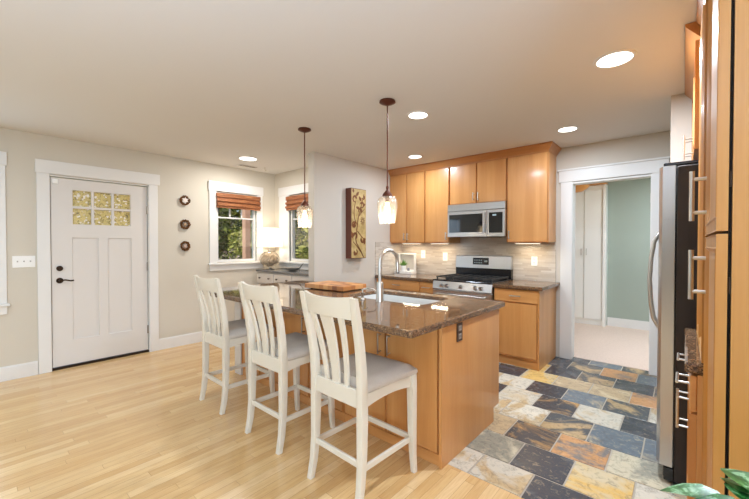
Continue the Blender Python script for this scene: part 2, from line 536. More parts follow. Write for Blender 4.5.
leaf_dark_m = leafy('evergreen_leaf', [srgb(48, 62, 26), srgb(84, 100, 40), srgb(120, 130, 58), srgb(62, 74, 36)])
leaf_light_m = leafy('yellow_green_leaf', [srgb(112, 124, 52), srgb(150, 156, 74), srgb(176, 172, 96), srgb(96, 106, 46)])  # yellow green base colours
leaf_flower_m = leafy('flowering_leaf', [srgb(70, 78, 44), srgb(110, 112, 66), srgb(182, 160, 160), srgb(80, 70, 56)])
bark_m = mat('bark', srgb(120, 92, 74), 0.85); _n = N(bark_m); _n.bump(_n.noise(_n.coords('Object', (8, 8, 1)), 6, 5).outputs[0], 0.6, 0.02)
post_m = mat('porch_post_paint', srgb(214, 170, 146), 0.6)
lawn_m = mat('lawn', srgb(96, 112, 52), 0.9); _n = N(lawn_m)
_n.link(_n.ramp(_n.noise(_n.coords('Object'), 6, 6).outputs[0], [(0.3, srgb(70, 88, 38)), (0.7, srgb(128, 140, 70))]), _n.b.inputs['Base Color'])


def carpet():
    m = mat('hall_carpet', srgb(214, 192, 176), 0.95, spec=0.1); n = N(m); v = n.coords('Object')
    a = n.noise(v, 120, 3, 0.7).outputs[0]; n.link(n.ramp(a, [(0.3, srgb(200, 178, 162)), (0.7, srgb(226, 206, 190))]), n.b.inputs['Base Color']); n.bump(a, 0.5, 0.005)
    return m


carpet_m = carpet()


def plant_leaf():
    m = mat('variegated_leaf', srgb(60, 130, 70), 0.35); n = N(m); v = n.coords('Object', (1, 1, 1))
    a = n.noise(v, 38, 3, 0.6, 0.8).outputs[0]
    n.link(n.ramp(a, [(0.40, srgb(28, 84, 34)), (0.52, srgb(62, 126, 60)), (0.62, srgb(150, 192, 150)), (0.7, srgb(50, 112, 52))]), n.b.inputs['Base Color'])
    return m


plant_m = plant_leaf()

# ------------------------------------------------------------------ setting: floors, ceiling, walls
XD, YN, XP, YR = -4.95, 3.26, -3.372, 4.56          # door wall, nook wall, picture wall, range wall
XS = XP - 0.111                                      # nook side of the picture wall
CEIL = 2.44
XR = 0.70

bm = new_bm()
plate(bm, [(XD - .15, -3.0), (2.0, -3.0), (2.0, 1.25), (XR, 1.25), (XR, 1.89), (XP, 1.89), (XP, 2.77), (XS, 2.77), (XS, YN + .1), (XD - .15, YN + .1)], [], 0.08, Matrix.Translation((0, 0, -0.08)))
struct('floor', bm, oak_m, label='honey oak strip floor')

# slate floor: grout bed with individually coloured stones laid in it
bm = new_bm(); box(bm, XP, XR, 1.89, 4.67, -0.08, -0.003)
slab = struct('floor_slate', bm, grout_m, label='multicoloured slate tile floor')
S = dict(D=(srgb(58, 62, 70), srgb(92, 94, 98)), B=(srgb(104, 114, 122), srgb(176, 160, 132)), T=(srgb(190, 166, 130), srgb(216, 196, 160)),
         W=(srgb(208, 200, 182), srgb(188, 160, 116)), Y=(srgb(214, 176, 104), srgb(206, 192, 160)), M=(srgb(60, 62, 68), srgb(200, 154, 94)),
         G=(srgb(150, 146, 130), srgb(208, 196, 168)), O=(srgb(192, 142, 94), srgb(106, 110, 112)), K=(srgb(74, 78, 82), srgb(190, 160, 116)))
picks = {(0, -2): 'W', (0, -1): 'W', (0, 0): 'D', (0, 1): 'T', (1, -2): 'T', (1, -1): 'G', (1, 0): 'D', (1, 1): 'Y', (1, 2): 'W',
         (2, -2): 'T', (2, -1): 'M', (2, 0): 'O', (2, 1): 'G', (2, 2): 'B', (3, -2): 'W', (3, -1): 'W', (3, 0): 'K', (3, 1): 'B', (3, 2): 'B',
         (4, -3): 'D', (4, -2): 'W', (4, -1): 'M', (4, 0): 'W', (4, 1): 'D', (5, -3): 'T', (5, -2): 'W', (5, -1): 'D', (5, 0): 'B', (5, 1): 'K',
         (6, -4): 'B', (6, -3): 'D', (6, -2): 'Y', (6, -1): 'T', (6, 0): 'T', (6, 1): 'O', (7, -3): 'W', (7, -2): 'Y', (7, -1): 'D', (7, 0): 'K', (7, 1): 'D',
         (8, -2): 'D', (8, -1): 'K', (8, 0): 'O', (8, 1): 'B', (9, -1): 'D', (9, 0): 'B', (9, 1): 'K'}
rows = [1.89, 2.135, 2.435, 2.725, 3.035, 3.33, 3.62, 3.91, 4.20, 4.49, 4.67]
bm = new_bm()
la = bm.loops.layers.float_color.new('stone_a'); lb = bm.loops.layers.float_color.new('stone_b'); ls = bm.loops.layers.float_color.new('stone_shift')
gr = 0.0045
for r in range(len(rows) - 1):
    off = -0.785 if r % 2 else -0.635
    for c in range(-10, 6):
        x0 = max(XP, off + .298 * c) + gr; x1 = min(XR, off + .298 * (c + 1)) - gr
        if x1 - x0 < 0.02: continue
        y0, y1 = rows[r] + gr, rows[r + 1] - gr
        k = picks.get((r, c)) or random.choice('DBTWYMGOK')
        vs = box(bm, x0, x1, y0, y1, -0.004, 0.0, 0.0015, 1)
        j = [random.uniform(.93, 1.07) for _ in range(2)]; sh = (random.random(), random.random(), random.random(), 1)
        for f in {f for v in vs for f in v.link_faces}:
            for l in f.loops:
                l[la] = tuple(q * j[0] for q in S[k][0][:3]) + (1,); l[lb] = tuple(q * j[1] for q in S[k][1][:3]) + (1,); l[ls] = sh
struct('slate_tiles', bm, slate_m, slab)

bm = new_bm(); box(bm, -1.9, 0.8, 4.67, 7.0, -0.08, 0.004)
struct('floor_hall', bm, carpet_m, label='pinkish beige hall carpet')
bm = new_bm(); box(bm, XD - .15, 2.15, -5.6, 7.0, CEIL, CEIL + .18)  # slab carried past the rear wall as an added overhang to block sun
struct('ceiling', bm, ceil_m)


def wall_x(name, x, y0, y1, thick, holes, m, z0=0.0, z1=CEIL):
    """wall in a plane of constant x, from x - thick to x (thick may be negative)"""
    bm = new_bm(); plate(bm, rect(y0, y1, z0, z1), holes, thick, at_yz(x - thick, 0, 0) if thick > 0 else at_yz(x - thick, 0, 0))
    return struct(name, bm, m)


def wall_y(name, y, x0, x1, thick, holes, m):
    """wall in a plane of constant y, its room face at y, thickness away from the room (+y)"""
    bm = new_bm(); plate(bm, rect(x0, x1, 0, CEIL), holes, thick, at_xz(0, y + thick, 0))
    return struct(name, bm, m)


W1 = (-1.10, 0.15, 0.76, 2.06)         # window left of the door (y0, y1, z0, z1)
W2 = (2.313, 2.93, 1.07, 2.05)         # nook window in the door wall
D1 = (0.565, 1.49, 0.0, 2.045)
W3 = (-4.545, -3.80, 1.07, 2.05)       # nook window in the nook wall (x0, x1)
# the door wall's door opening reaches the floor: build its outline with a notch
bm = new_bm()
plate(bm, [(-3.0, 0), (D1[0], 0), (D1[0], D1[3]), (D1[1], D1[3]), (D1[1], 0), (YN + .1, 0), (YN + .1, CEIL), (-3.0, CEIL)], [rect(*W1), rect(W2[0] - .02, W2[1] + .09, W2[2], W2[3])], 0.15, at_yz(XD - .15, 0, 0))
struct('wall_left', bm, wall_m)
wall_y('wall_nook', YN, XD, XS, 0.15, [rect(W3[0] - .13, W3[1] + .02, W3[2], W3[3])], wall_m)
bm = new_bm(); box(bm, XS, XP, 2.77, YR, 0, CEIL)
struct('wall_partition', bm, wall_k)
D2 = (-0.975, -0.245, 2.03)
bm = new_bm(); plate(bm, [(XS, 0), (D2[0], 0), (D2[0], D2[2]), (D2[1], D2[2]), (D2[1], 0), (XR + .12, 0), (XR + .12, CEIL), (XS, CEIL)], [], 0.11, at_xz(0, YR + .11, 0))
struct('wall_back', bm, wall_k)
bm = new_bm(); box(bm, XR, XR + .12, 1.15, YR, 0, CEIL); box(bm, XR + .05, 2.0, .35, 1.15, 0, CEIL)  # second block added out of view to shade the pantry side
struct('wall_right', bm, wall_k)
bm = new_bm(); plate(bm, rect(-3.0, 1.27, 0, CEIL), [rect(-2.3, -.6, .6, 2.1)], .15, at_yz(2.0, 0, 0)); struct('wall_living', bm, wall_m)  # unseen wall; its opening is added for the side fill lamp
bm = new_bm(); box(bm, -0.084, XR, 3.50, 3.61, 0, CEIL); struct('wall_stub', bm, wall_k, label='cream wall end beyond the refrigerator')
bm = new_bm(); plate(bm, rect(XD - .15, 2.15, 0, CEIL), [rect(-4.1, 0.3, 0.25, 2.2)], 0.15, at_xz(0, -3.0, 0)); struct('wall_front', bm, wall_m)
# hall beyond the doorway
bm = new_bm(); box(bm, -0.94, 0.8, 6.86, 6.98, 0, CEIL); struct('wall_hall', bm, green_m, label='sage green hall wall')
bm = new_bm(); box(bm, -1.9, -1.78, 4.67, 6.98, 0, CEIL); struct('wall_hall_left', bm, wall_k)
bm = new_bm(); box(bm, 0.68, 0.8, 4.67, 6.86, 0, CEIL); struct('wall_hall_right', bm, green_m)

# backsplash, base mouldings
bm = new_bm(); box(bm, XP + .001, -1.136, YR - .012, YR - .0005, 0.88, 1.43); box(bm, XP + .0005, XP + .012, 3.89, YR - .012, 0.88, 1.357)
struct('trim_1', bm, splash_m, label='grey beige strip tile backsplash')


def base_run(name, segs):
    bm = new_bm()
    for x0, x1, y0, y1 in segs:
        box(bm, x0, x1, y0, y1, 0.001, 0.128); 
        dx, dy = x1 - x0, y1 - y0
        if dx < dy: box(bm, x0, x1 - .006, y0, y1, 0.128, 0.138)
        else: box(bm, x0, x1, y0, y1, 0.128, 0.138)
    return struct(name, bm, trim_m)


base_run('baseboard_left', [(XD, XD + .016, -3.0, .474), (XD, XD + .016, 1.575, YN)])
base_run('baseboard_nook', [(XD + .016, XS, YN - .016, YN)])
base_run('baseboard_partition', [(XP, XP + .016, 2.77, 3.88)])
base_run('baseboard_hall', [(-0.93, 0.68, 6.842, 6.86)])


# ------------------------------------------------------------------ front door and its casing
dr = sroot('door_1', label='white front door with six small panes')
bm = new_bm()
box(bm, XD, XD + .022, .478, .578, 0.001, 2.05, .002, 1); box(bm, XD, XD + .022, 1.477, 1.575, 0.001, 2.05, .002, 1)
box(bm, XD, XD + .026, .470, 1.600, 2.05, 2.185, .003, 1)
obj('door_casing', bm, trim_m, dr)
bm = new_bm()
box(bm, XD - .148, XD - .0, .567, .582, 0.001, 2.03); box(bm, XD - .148, XD, 1.473, 1.488, 0.001, 2.03); box(bm, XD - .148, XD, .582, 1.473, 2.03, 2.043)
obj('door_jamb', bm, trim_m, dr)
bm = new_bm(); box(bm, XD - .13, XD - .005, .582, 1.473, 0.001, 0.022); obj('threshold', bm, darkbronze_m, dr)
# slab: panels recessed, six lites cut through
PY = (.766, 1.294); PZ = (1.54, 1.905)
pw = (PY[1] - PY[0] - 2 * .026) / 3; ph = (PZ[1] - PZ[0] - .026) / 2
lites = [(PY[0] + i * (pw + .026), PY[0] + i * (pw + .026) + pw, PZ[0] + j * (ph + .026), PZ[0] + j * (ph + .026) + ph) for j in range(2) for i in range(3)]
panels = [(.76, .985, .30, 1.39), (1.075, 1.30, .30, 1.39)]
bm = new_bm()
plate(bm, rect(.588, 1.467, .028, 2.024), [rect(*l) for l in lites] + [rect(*p) for p in panels], 0.013, at_yz(XD - .03, 0, 0), bev=.006)
plate(bm, rect(.588, 1.467, .028, 2.024), [rect(*l) for l in lites], 0.028, at_yz(XD - .058, 0, 0))
obj('door_slab', bm, door_m, dr)
for l in lites:
    bm = new_bm(); box(bm, XD - .046, XD - .040, l[0], l[1], l[2], l[3]); obj('pane', bm, doorglass_m, dr)
bm = new_bm(); tube(bm, [(XD - .018, .652, .94), (XD - .008, .652, .94)], .030, 20); tube(bm, [(XD - .008, .652, .94), (XD + .035, .652, .94)], .011, 10)
tube(bm, [(XD + .035, .645, .942), (XD + .038, .69, .947), (XD + .036, .735, .935), (XD + .034, .76, .938)], .008, 10)
obj('door_handle', bm, darkbronze_m, dr, smooth=True)
bm = new_bm(); tube(bm, [(XD - .018, .652, 1.068), (XD - .004, .652, 1.068)], .028, 20); box(bm, XD - .004, XD + .012, .646, .658, 1.048, 1.088, .003, 1)
obj('deadbolt', bm, darkbronze_m, dr)
for z in (.28, 1.05, 1.74):
    bm = new_bm(); tube(bm, [(XD - .012, 1.470, z - .05), (XD - .012, 1.470, z + .05)], .007, 8); box(bm, XD - .018, XD - .013, 1.458, 1.476, z - .05, z + .05); obj('hinge', bm, hinge_m, dr)
bm = new_bm(); box(bm, XD - .018, XD - .004, .60, .645, 1.955, 2.005, .003, 1); obj('alarm_sensor', bm, plastic_m, dr)


# ------------------------------------------------------------------ windows
def window_x(name, y0, y1, z0, z1, cas0, cas1, sash=True, apron=True, lites=3, label=None):
    """window in the door wall (constant x)"""
    w = sroot(name, label=label); x = XD
    bm = new_bm()
    box(bm, x, x + .022, cas0, y0, z0 - .01, z1 + .02, .002, 1); box(bm, x, x + .022, y1, cas1, z0 - .01, z1 + .02, .002, 1)
    box(bm, x, x + .028, cas0 - .012, cas1 + .012, z1 + .02, z1 + .15, .003, 1)
    obj('window_casing', bm, trim_m, w)
    bm = new_bm(); box(bm, x - .02, x + .05, cas0 - .02, cas1 + .02, z0 - .035, z0 - .01, .004, 1); box(bm, x, x + .02, cas0, cas1, z0 - .115, z0 - .035, .002, 1)
    obj('window_sill', bm, trim_m, w)
    bm = new_bm(); plate(bm, rect(y0, y1, z0, z1), [rect(y0 + .035, y1 - .035, z0 + .035, z1 - .035)], .055, at_yz(x - .07, 0, 0))
    obj('window_frame', bm, trim_m, w)
    x += .055
    a, b, c, d = y0 + .035, y1 - .035, z0 + .035, z1 - .035
    zm = c + (d - c) * .66
    bm = new_bm(); box(bm, x - .105, x - .085, a, b, zm - .010, zm + .010)
    for i in range(1, lites):
        yy = a + (b - a) * i / lites; box(bm, x - .104, x - .086, yy - .008, yy + .008, zm + .010, d)
    obj('muntins', bm, trim_m, w)
    bm = new_bm(); box(bm, x - .098, x - .094, a, b, c, d); obj('glass', bm, glass_m, w)
    return w


window_x('window_1', *W1, W1[0] - .1, .262, label='white cased window left of the front door')
window_x('window_2', *W2, 2.212, 3.03, label='white cased nook window beside the corner')


def window_y(name, x0, x1, z0, z1, cas0, cas1, label=None):
    w = sroot(name, label=label); y = YN
    bm = new_bm()
    box(bm, cas0, x0, y - .022, y, z0 - .01, z1 + .02, .002, 1); box(bm, x1, cas1, y - .022, y, z0 - .01, z1 + .02, .002, 1)
    box(bm, cas0 - .012, cas1 + .012, y - .028, y, z1 + .02, z1 + .15, .003, 1)
    obj('window_casing', bm, trim_m, w)
    bm = new_bm(); box(bm, cas0 - .02, cas1 + .02, y - .05, y + .02, z0 - .035, z0 - .01, .004, 1); box(bm, cas0, cas1, y - .02, y, z0 - .115, z0 - .035, .002, 1)
    obj('window_sill', bm, trim_m, w)
    bm = new_bm(); plate(bm, rect(x0, x1, z0, z1), [rect(x0 + .035, x1 - .035, z0 + .035, z1 - .035)], .055, at_xz(0, y + .07, 0))
    obj('window_frame', bm, trim_m, w)
    y -= .055
    a, b, c, d = x0 + .035, x1 - .035, z0 + .035, z1 - .035
    zm = c + (d - c) * .66
    bm = new_bm(); box(bm, a, b, y + .085, y + .105, zm - .010, zm + .010)
    for i in (1, 2):
        xx = a + (b - a) * i / 3; box(bm, xx - .008, xx + .008, y + .086, y + .104, zm + .010, d)
    obj('muntins', bm, trim_m, w)
    bm = new_bm(); box(bm, a, b, y + .094, y + .098, c, d); obj('glass', bm, glass_m, w)
    return w


window_y('window_3', *W3, -4.80, -3.65, label='white cased nook window behind the lamp')

# bamboo roman shades hanging in the nook windows
for ax, lab in (('x', 'woven bamboo roman shade raised in the window left of the lamp'), ('y', 'woven bamboo roman shade raised in the window behind the lamp')):
    t = thing('roman_shade', lab, 'window shade', group='bamboo shades in the nook windows')
    bmh, bmf = new_bm(), new_bm()
    def bx(b, u0, u1, d0, d1, z0, z1):
        if ax == 'x': box(b, XD + d0, XD + d1, u0, u1, z0, z1, .004, 1)
        else: box(b, u0, u1, YN - d1, YN - d0, z0, z1, .004, 1)
    a, b_ = (2.300, 2.975) if ax == 'x' else (W3[0] - .03, W3[1] + .03)
    bx(bmh, a, b_, .0305, .058, 1.985, 2.045)
    for k in range(5): bx(bmf, a + .003, b_ - .003, .031, .052 + .022 * (k % 2) - .002 * k, 1.835 + .030 * k, 1.868 + .030 * k)
    obj('valance', bmh, bamboo_m, t); obj('folds', bmf, bamboo_m, t)

# ------------------------------------------------------------------ doorway to the hall
d2 = sroot('door_2', label='white cased doorway to the hall')
bm = new_bm()
box(bm, -1.085, -.965, YR - .022, YR, 0.001, 2.035, .002, 1); box(bm, -.255, -.135, YR - .022, YR, 0.001, 2.035, .002, 1)
box(bm, -1.105, -.115, YR - .026, YR, 2.035, 2.165, .003, 1); box(bm, -1.118, -.102, YR - .034, YR, 2.165, 2.185, .003, 1)
obj('door_casing', bm, trim_m, d2)
bm = new_bm(); box(bm, D2[0], D2[0] + .014, YR - .012, YR + .122, 0.004, 2.03); box(bm, D2[1] - .014, D2[1], YR - .012, YR + .122, 0.004, 2.03)
box(bm, D2[0] + .014, D2[1] - .014, YR - .012, YR + .122, 2.012, 2.03)
obj('door_jamb', bm, trim_m, d2)
for z in (.33, 1.80):
    bm = new_bm(); box(bm, D2[1] - .0175, D2[1] - .0142, YR + .055, YR + .105, z - .05, z + .05); tube(bm, [(D2[1] - .018, YR + .112, z - .05), (D2[1] - .018, YR + .112, z + .05)], .006, 8)
    obj('hinge', bm, nickel_m, d2)
# the door leaf itself stands open along the hall side of the wall
bm = new_bm(); box(bm, -.225, .48, YR + .128, YR + .163, .012, 2.02, .003, 1); obj('door_leaf', bm, trim_m, d2)


# ------------------------------------------------------------------ cabinet building blocks
def shaker(w, h, t=.02, rail=.058, rec=.008, prof=0):
    """door front in local XZ, front face towards -Y at y=-t, back at y=0"""
    bm = new_bm(); vs = box(bm, 0, w, -t, 0, 0, h)
    f = [f for f in bm.faces if abs(f.calc_center_median().y + t) < 1e-6][0]
    def inset(th, dp):
        nonlocal f
        bmesh.ops.inset_region(bm, faces=[f], thickness=th, depth=0, use_even_offset=True)
        for v in f.verts: v.co.y += dp
    if prof:
        inset(.008, 0); inset(.004, .003); inset(rail - .03, 0); inset(.004, -.003); inset(.006, .004); inset(.008, .006)
    else:
        inset(rail, 0); inset(.001, .012); inset(.007, 0); inset(.001, -.006)
    return bm


def slab_front(w, h, t=.02):
    bm = new_bm(); box(bm, 0, w, -t, 0, 0, h, .003, 1); return bm


def pull(length=.11, stand=.032, r=.0055, horiz=False, over=.012):
    """bar pull standing off towards -Y, centred at the origin"""
    bm = new_bm(); L = length / 2
    if horiz:
        tube(bm, [(-L, -stand, 0), (L, -stand, 0)], r, 10)
        for s in (-1, 1): tube(bm, [(s * (L - over), 0, 0), (s * (L - over), -stand, 0)], r * .85, 8)
    else:
        tube(bm, [(0, -stand, -L), (0, -stand, L)], r, 10)
        for s in (-1, 1): tube(bm, [(0, 0, s * (L - over)), (0, -stand, s * (L - over))], r * .85, 8)
    return bm


def add_front(parent, name, w, h, loc, rotz=0.0, handle=None, hz=.11, drawer=False, m=None, prof=0, hr=.0055, stand=.032, over=.012):
    """a door or drawer as a child with its handle as sub-part; handle=(x, z, horizontal)"""
    f = obj(name, (slab_front(w, h) if drawer else shaker(w, h, prof=prof)), m or (maple_x if drawer else maple_z), parent, loc, rotz=rotz)
    if handle:
        obj('handle', pull(hz, stand=stand, horiz=handle[2], r=hr, over=over), nickel_m, f, (handle[0], -.02, handle[1]), smooth=True)
    return f


# ------------------------------------------------------------------ kitchen island
GI = 'island base cabinets'
ZC = .84
X0, X1, YF, YB = -3.36, -1.06, 1.84, 2.65       # carcass faces
spans = [(-3.36, -2.70), (-2.70, -1.89), (-1.89, -1.06)]
labs = ['maple island base cabinet at the far left end, on the pale post side', 'maple island base cabinet in the middle, behind the second stool', 'maple island base cabinet at the right end, with wide flat end panel and outlet']
for i, ((a, b), lab) in enumerate(zip(spans, labs)):
    t = thing('island_cabinet', lab, 'cabinet', (a, YF, 0), group=GI)
    w = b - a
    last = i == 2
    bm = new_bm(); e_ = w - .001 - (.018 if last else 0); dp = YB - YF
    box(bm, .001, e_, 0, .018, .105, ZC - .001); box(bm, .001, e_, dp - .018, dp, .105, ZC - .001)
    for xs_ in (.001, e_ - .016):
        plate(bm, [(.018, .105), (dp - .018, .105), (dp - .018, ZC - .001), (dp - .032, ZC - .001), (dp - .032, .56), (.29, .56), (.29, ZC - .001), (.018, ZC - .001)], [], .016, at_yz(xs_, 0, 0))
    box(bm, .017, e_ - .016, .018, dp - .018, .105, .121)
    box(bm, .001, e_, 0.0, dp - .075, 0.001, 0.105)
    obj('body', bm, maple_z, t)
    bm = new_bm(); box(bm, .001, w - .001, -.010, -.0005, 0.001, .072, .003, 1); obj('base_moulding', bm, maple_x, t)
    n = 2; fw = (w - .03) / n if last else (w - .012) / n
    for k in range(n):
        xk = .006 + k * fw
        add_front(t, 'door', fw - .004, .755, (xk, -.0005, .077), handle=((fw - .042) if k == 0 else .036, .755 - .168, False), hz=.135)
    for k in range(n):    # doors on the kitchen side
        bw = (w - .02) / n
        add_front(t, 'door', bw - .004, .72, (.006 + (k + 1) * bw, YB - YF + .0005, .11), rotz=PI, handle=(.036 if k else bw - .042, .60, False))
    if last:
        bm = new_bm(); plate(bm, [(0, .001), (YB - YF - .075, .001), (YB - YF - .075, .105), (YB - YF + .021, .105), (YB - YF + .021, ZC - .001), (-.021, ZC - .001), (-.021, .001)], [], .018, at_yz(w - .019, 0, 0), bev=0)
        obj('end_panel', bm, maple_z, t)
    if i == 0:
        bm = new_bm(); box(bm, -.12, -.001, -.03, .10, .001, ZC - .001, .002, 1)
        p = obj('support_post', bm, mat('post_grey_white', srgb(214, 208, 200), .45), t); p['label'] = 'pale grey white post'
        bm = new_bm(); box(bm, -.12, -.001, .10, YB - YF, .001, ZC - .001); obj('end_panel', bm, maple_z, t)

# outlet on the end panel
t = thing('electrical_outlet', 'dark brown outlet on the island end panel below the countertop', 'outlet', (-1.0605 + .0, 2.03, .772))
bm = new_bm(); box(bm, 0, .006, -.036, .036, -.058, .058, .002, 1); obj('plate', bm, brownplate_m, t)
for z in (-.026, .026):
    bm = new_bm(); box(bm, .006, .009, -.018, .018, z - .017, z + .017, .002, 1); o = obj('socket', bm, mat('socket_grey', srgb(150, 140, 130), .4), t)
    bm = new_bm(); box(bm, .009, .0096, -.009, -.005, z - .006, z + .008); box(bm, .009, .0096, .005, .009, z - .006, z + .008); obj('slot', bm, slot_m, o)

# countertop with sink cut-out
SX0, SX1, SY0, SY1 = -2.22, -1.44, 2.165, 2.61
CT0, CT1, CF, CB = -3.56, -1.035, 1.478, 2.735
bm = new_bm()
plate(bm, rrect(CT0, CT1, CF, CB, .014, 3), [rrect(SX0, SX1, SY0, SY1, .07, 5)], .04, Matrix.Translation((0, 0, ZC)), bev=.011)
tag(obj('island_countertop', bm, granite_m), 'polished brown speckled granite top on the island, sink cut into it', 'countertop')

# undermount sink
t = thing('kitchen_sink', 'white undermount sink set in the island countertop', 'sink', ((SX0 + SX1) / 2, (SY0 + SY1) / 2, ZC))
hw, hd = (SX1 - SX0) / 2, (SY1 - SY0) / 2
bm = new_bm()
def ring(dx, z, r): return [bm.verts.new((x, y, z)) for x, y in rrect(-hw + dx, hw - dx, -hd + dx, hd - dx, r, 5)]
rg = [ring(-.003, .008, .072), ring(.004, .008, .066), ring(.006, -.01, .064), ring(.012, -.19, .06), ring(.05, -.215, .05), ring(-.006 + .045, -.225, .05), ring(-.006, -.19, .07), ring(-.0045, -.001, .074)]
for a, b in zip(rg, rg[1:] + rg[:1]):
    if a is rg[4]:
        bm.faces.new(a)
    else:
        for k in range(len(a)): bm.faces.new((a[k], a[(k + 1) % len(a)], b[(k + 1) % len(a)], b[k]))
bm.faces.new(rg[5][::-1]) 
for v in bm.verts: v.co.x *= .992; v.co.y *= .988
obj('basin', bm, sink_m, t, smooth=True)
bm = new_bm(); lathe(bm, [(0, -.213), (.03, -.213), (.042, -.210), (.044, -.2145)], 20); obj('drain', bm, steel_m, t, smooth=True)

# faucet
t = thing('kitchen_faucet', 'tall brushed nickel gooseneck faucet rising beside the island sink', 'faucet', (-1.775, 2.105, .8805), rotz=math.radians(-8))
bm = new_bm(); lathe(bm, [(0, 0), (.03, 0), (.03, .006), (.028, .012), (.027, .14), (.022, .15), (.0, .152)], 20); obj('body', bm, nickel_m, t, smooth=True)
bm = new_bm()
pts = [(0, 0, .145), (0, 0, .30)] + [(0, .095 - .095 * math.cos(a), .30 + .095 * math.sin(a)) for a in [PI * k / 12 for k in range(1, 12)]] + [(0, .19, .295)]
tube(bm, pts, .0135, 14); obj('spout', bm, nickel_m, t, smooth=True)
bm = new_bm(); tube(bm, [(0, .19, .298), (0, .191, .27), (0, .193, .215)], .015, 14, radii=[.0125, .0165, .0155]); o = obj('spray_head', bm, nickel_m, t, smooth=True)
bm = new_bm(); tube(bm, [(0, .1932, .216), (0, .1936, .208)], .013, 14); obj('nozzle', bm, black_m, o)
bm = new_bm(); tube(bm, [(-.021, 0, .07), (-.045, 0, .072)], .013, 12); tube(bm, [(-.042, 0, .072), (-.06, -.01, .085), (-.115, -.03, .095)], .006, 10); obj('lever', bm, nickel_m, t, smooth=True)
t = thing('soap_dispenser', 'small nickel soap dispenser standing left of the faucet', 'soap dispenser', (-1.93, 2.075, .8805), rotz=.2)
bm = new_bm(); lathe(bm, [(0, 0), (.019, 0), (.019, .006), (.011, .014), (.010, .045), (.014, .05), (.014, .06), (0, .062)], 16); obj('collar', bm, nickel_m, t, smooth=True)
bm = new_bm(); tube(bm, [(0, 0, .062), (0, 0, .078), (0, .02, .086), (0, .075, .084), (0, .085, .076)], .006, 10); obj('spout', bm, nickel_m, t, smooth=True)

# butcher block board: checkered end grain
def endgrain():
    m = mat('end_grain_block', rough=.4, coat=.1); n = N(m); tc = n.new('ShaderNodeTexCoord')
    mp = n.new('ShaderNodeMapping'); mp.inputs['Scale'].default_value = (17, 17, 17); n.link(tc.outputs['Object'], mp.inputs[0])
    fl = n.new('ShaderNodeVectorMath', operation='FLOOR'); n.link(mp.outputs[0], fl.inputs[0])
    wn_ = n.new('ShaderNodeTexWhiteNoise', noise_dimensions='2D'); n.link(fl.outputs[0], wn_.inputs['Vector'])
    c = n.ramp(wn_.outputs[0], [(0, srgb(132, 76, 36)), (.4, srgb(190, 124, 66)), (.7, srgb(220, 164, 104)), (1, srgb(158, 92, 46))])
    n.link(c, n.b.inputs['Base Color']); return m


t = thing('cutting_board', 'thick checkered butcher block cutting board lying on the island', 'cutting board', (-2.62, 2.42, .8805), rotz=math.radians(4))
bm = new_bm(); box(bm, -.26, .26, -.17, .17, .008, .052, .005, 2); obj('board', bm, endgrain(), t)
for sx in (-1, 1):
    for sy in (-1, 1):
        bm = new_bm(); lathe(bm, [(0, 0), (.013, 0), (.014, .006), (.012, .008), (0, .008)], 12, (sx * .21, sy * .12, 0)); obj('foot', bm, black_m, t)


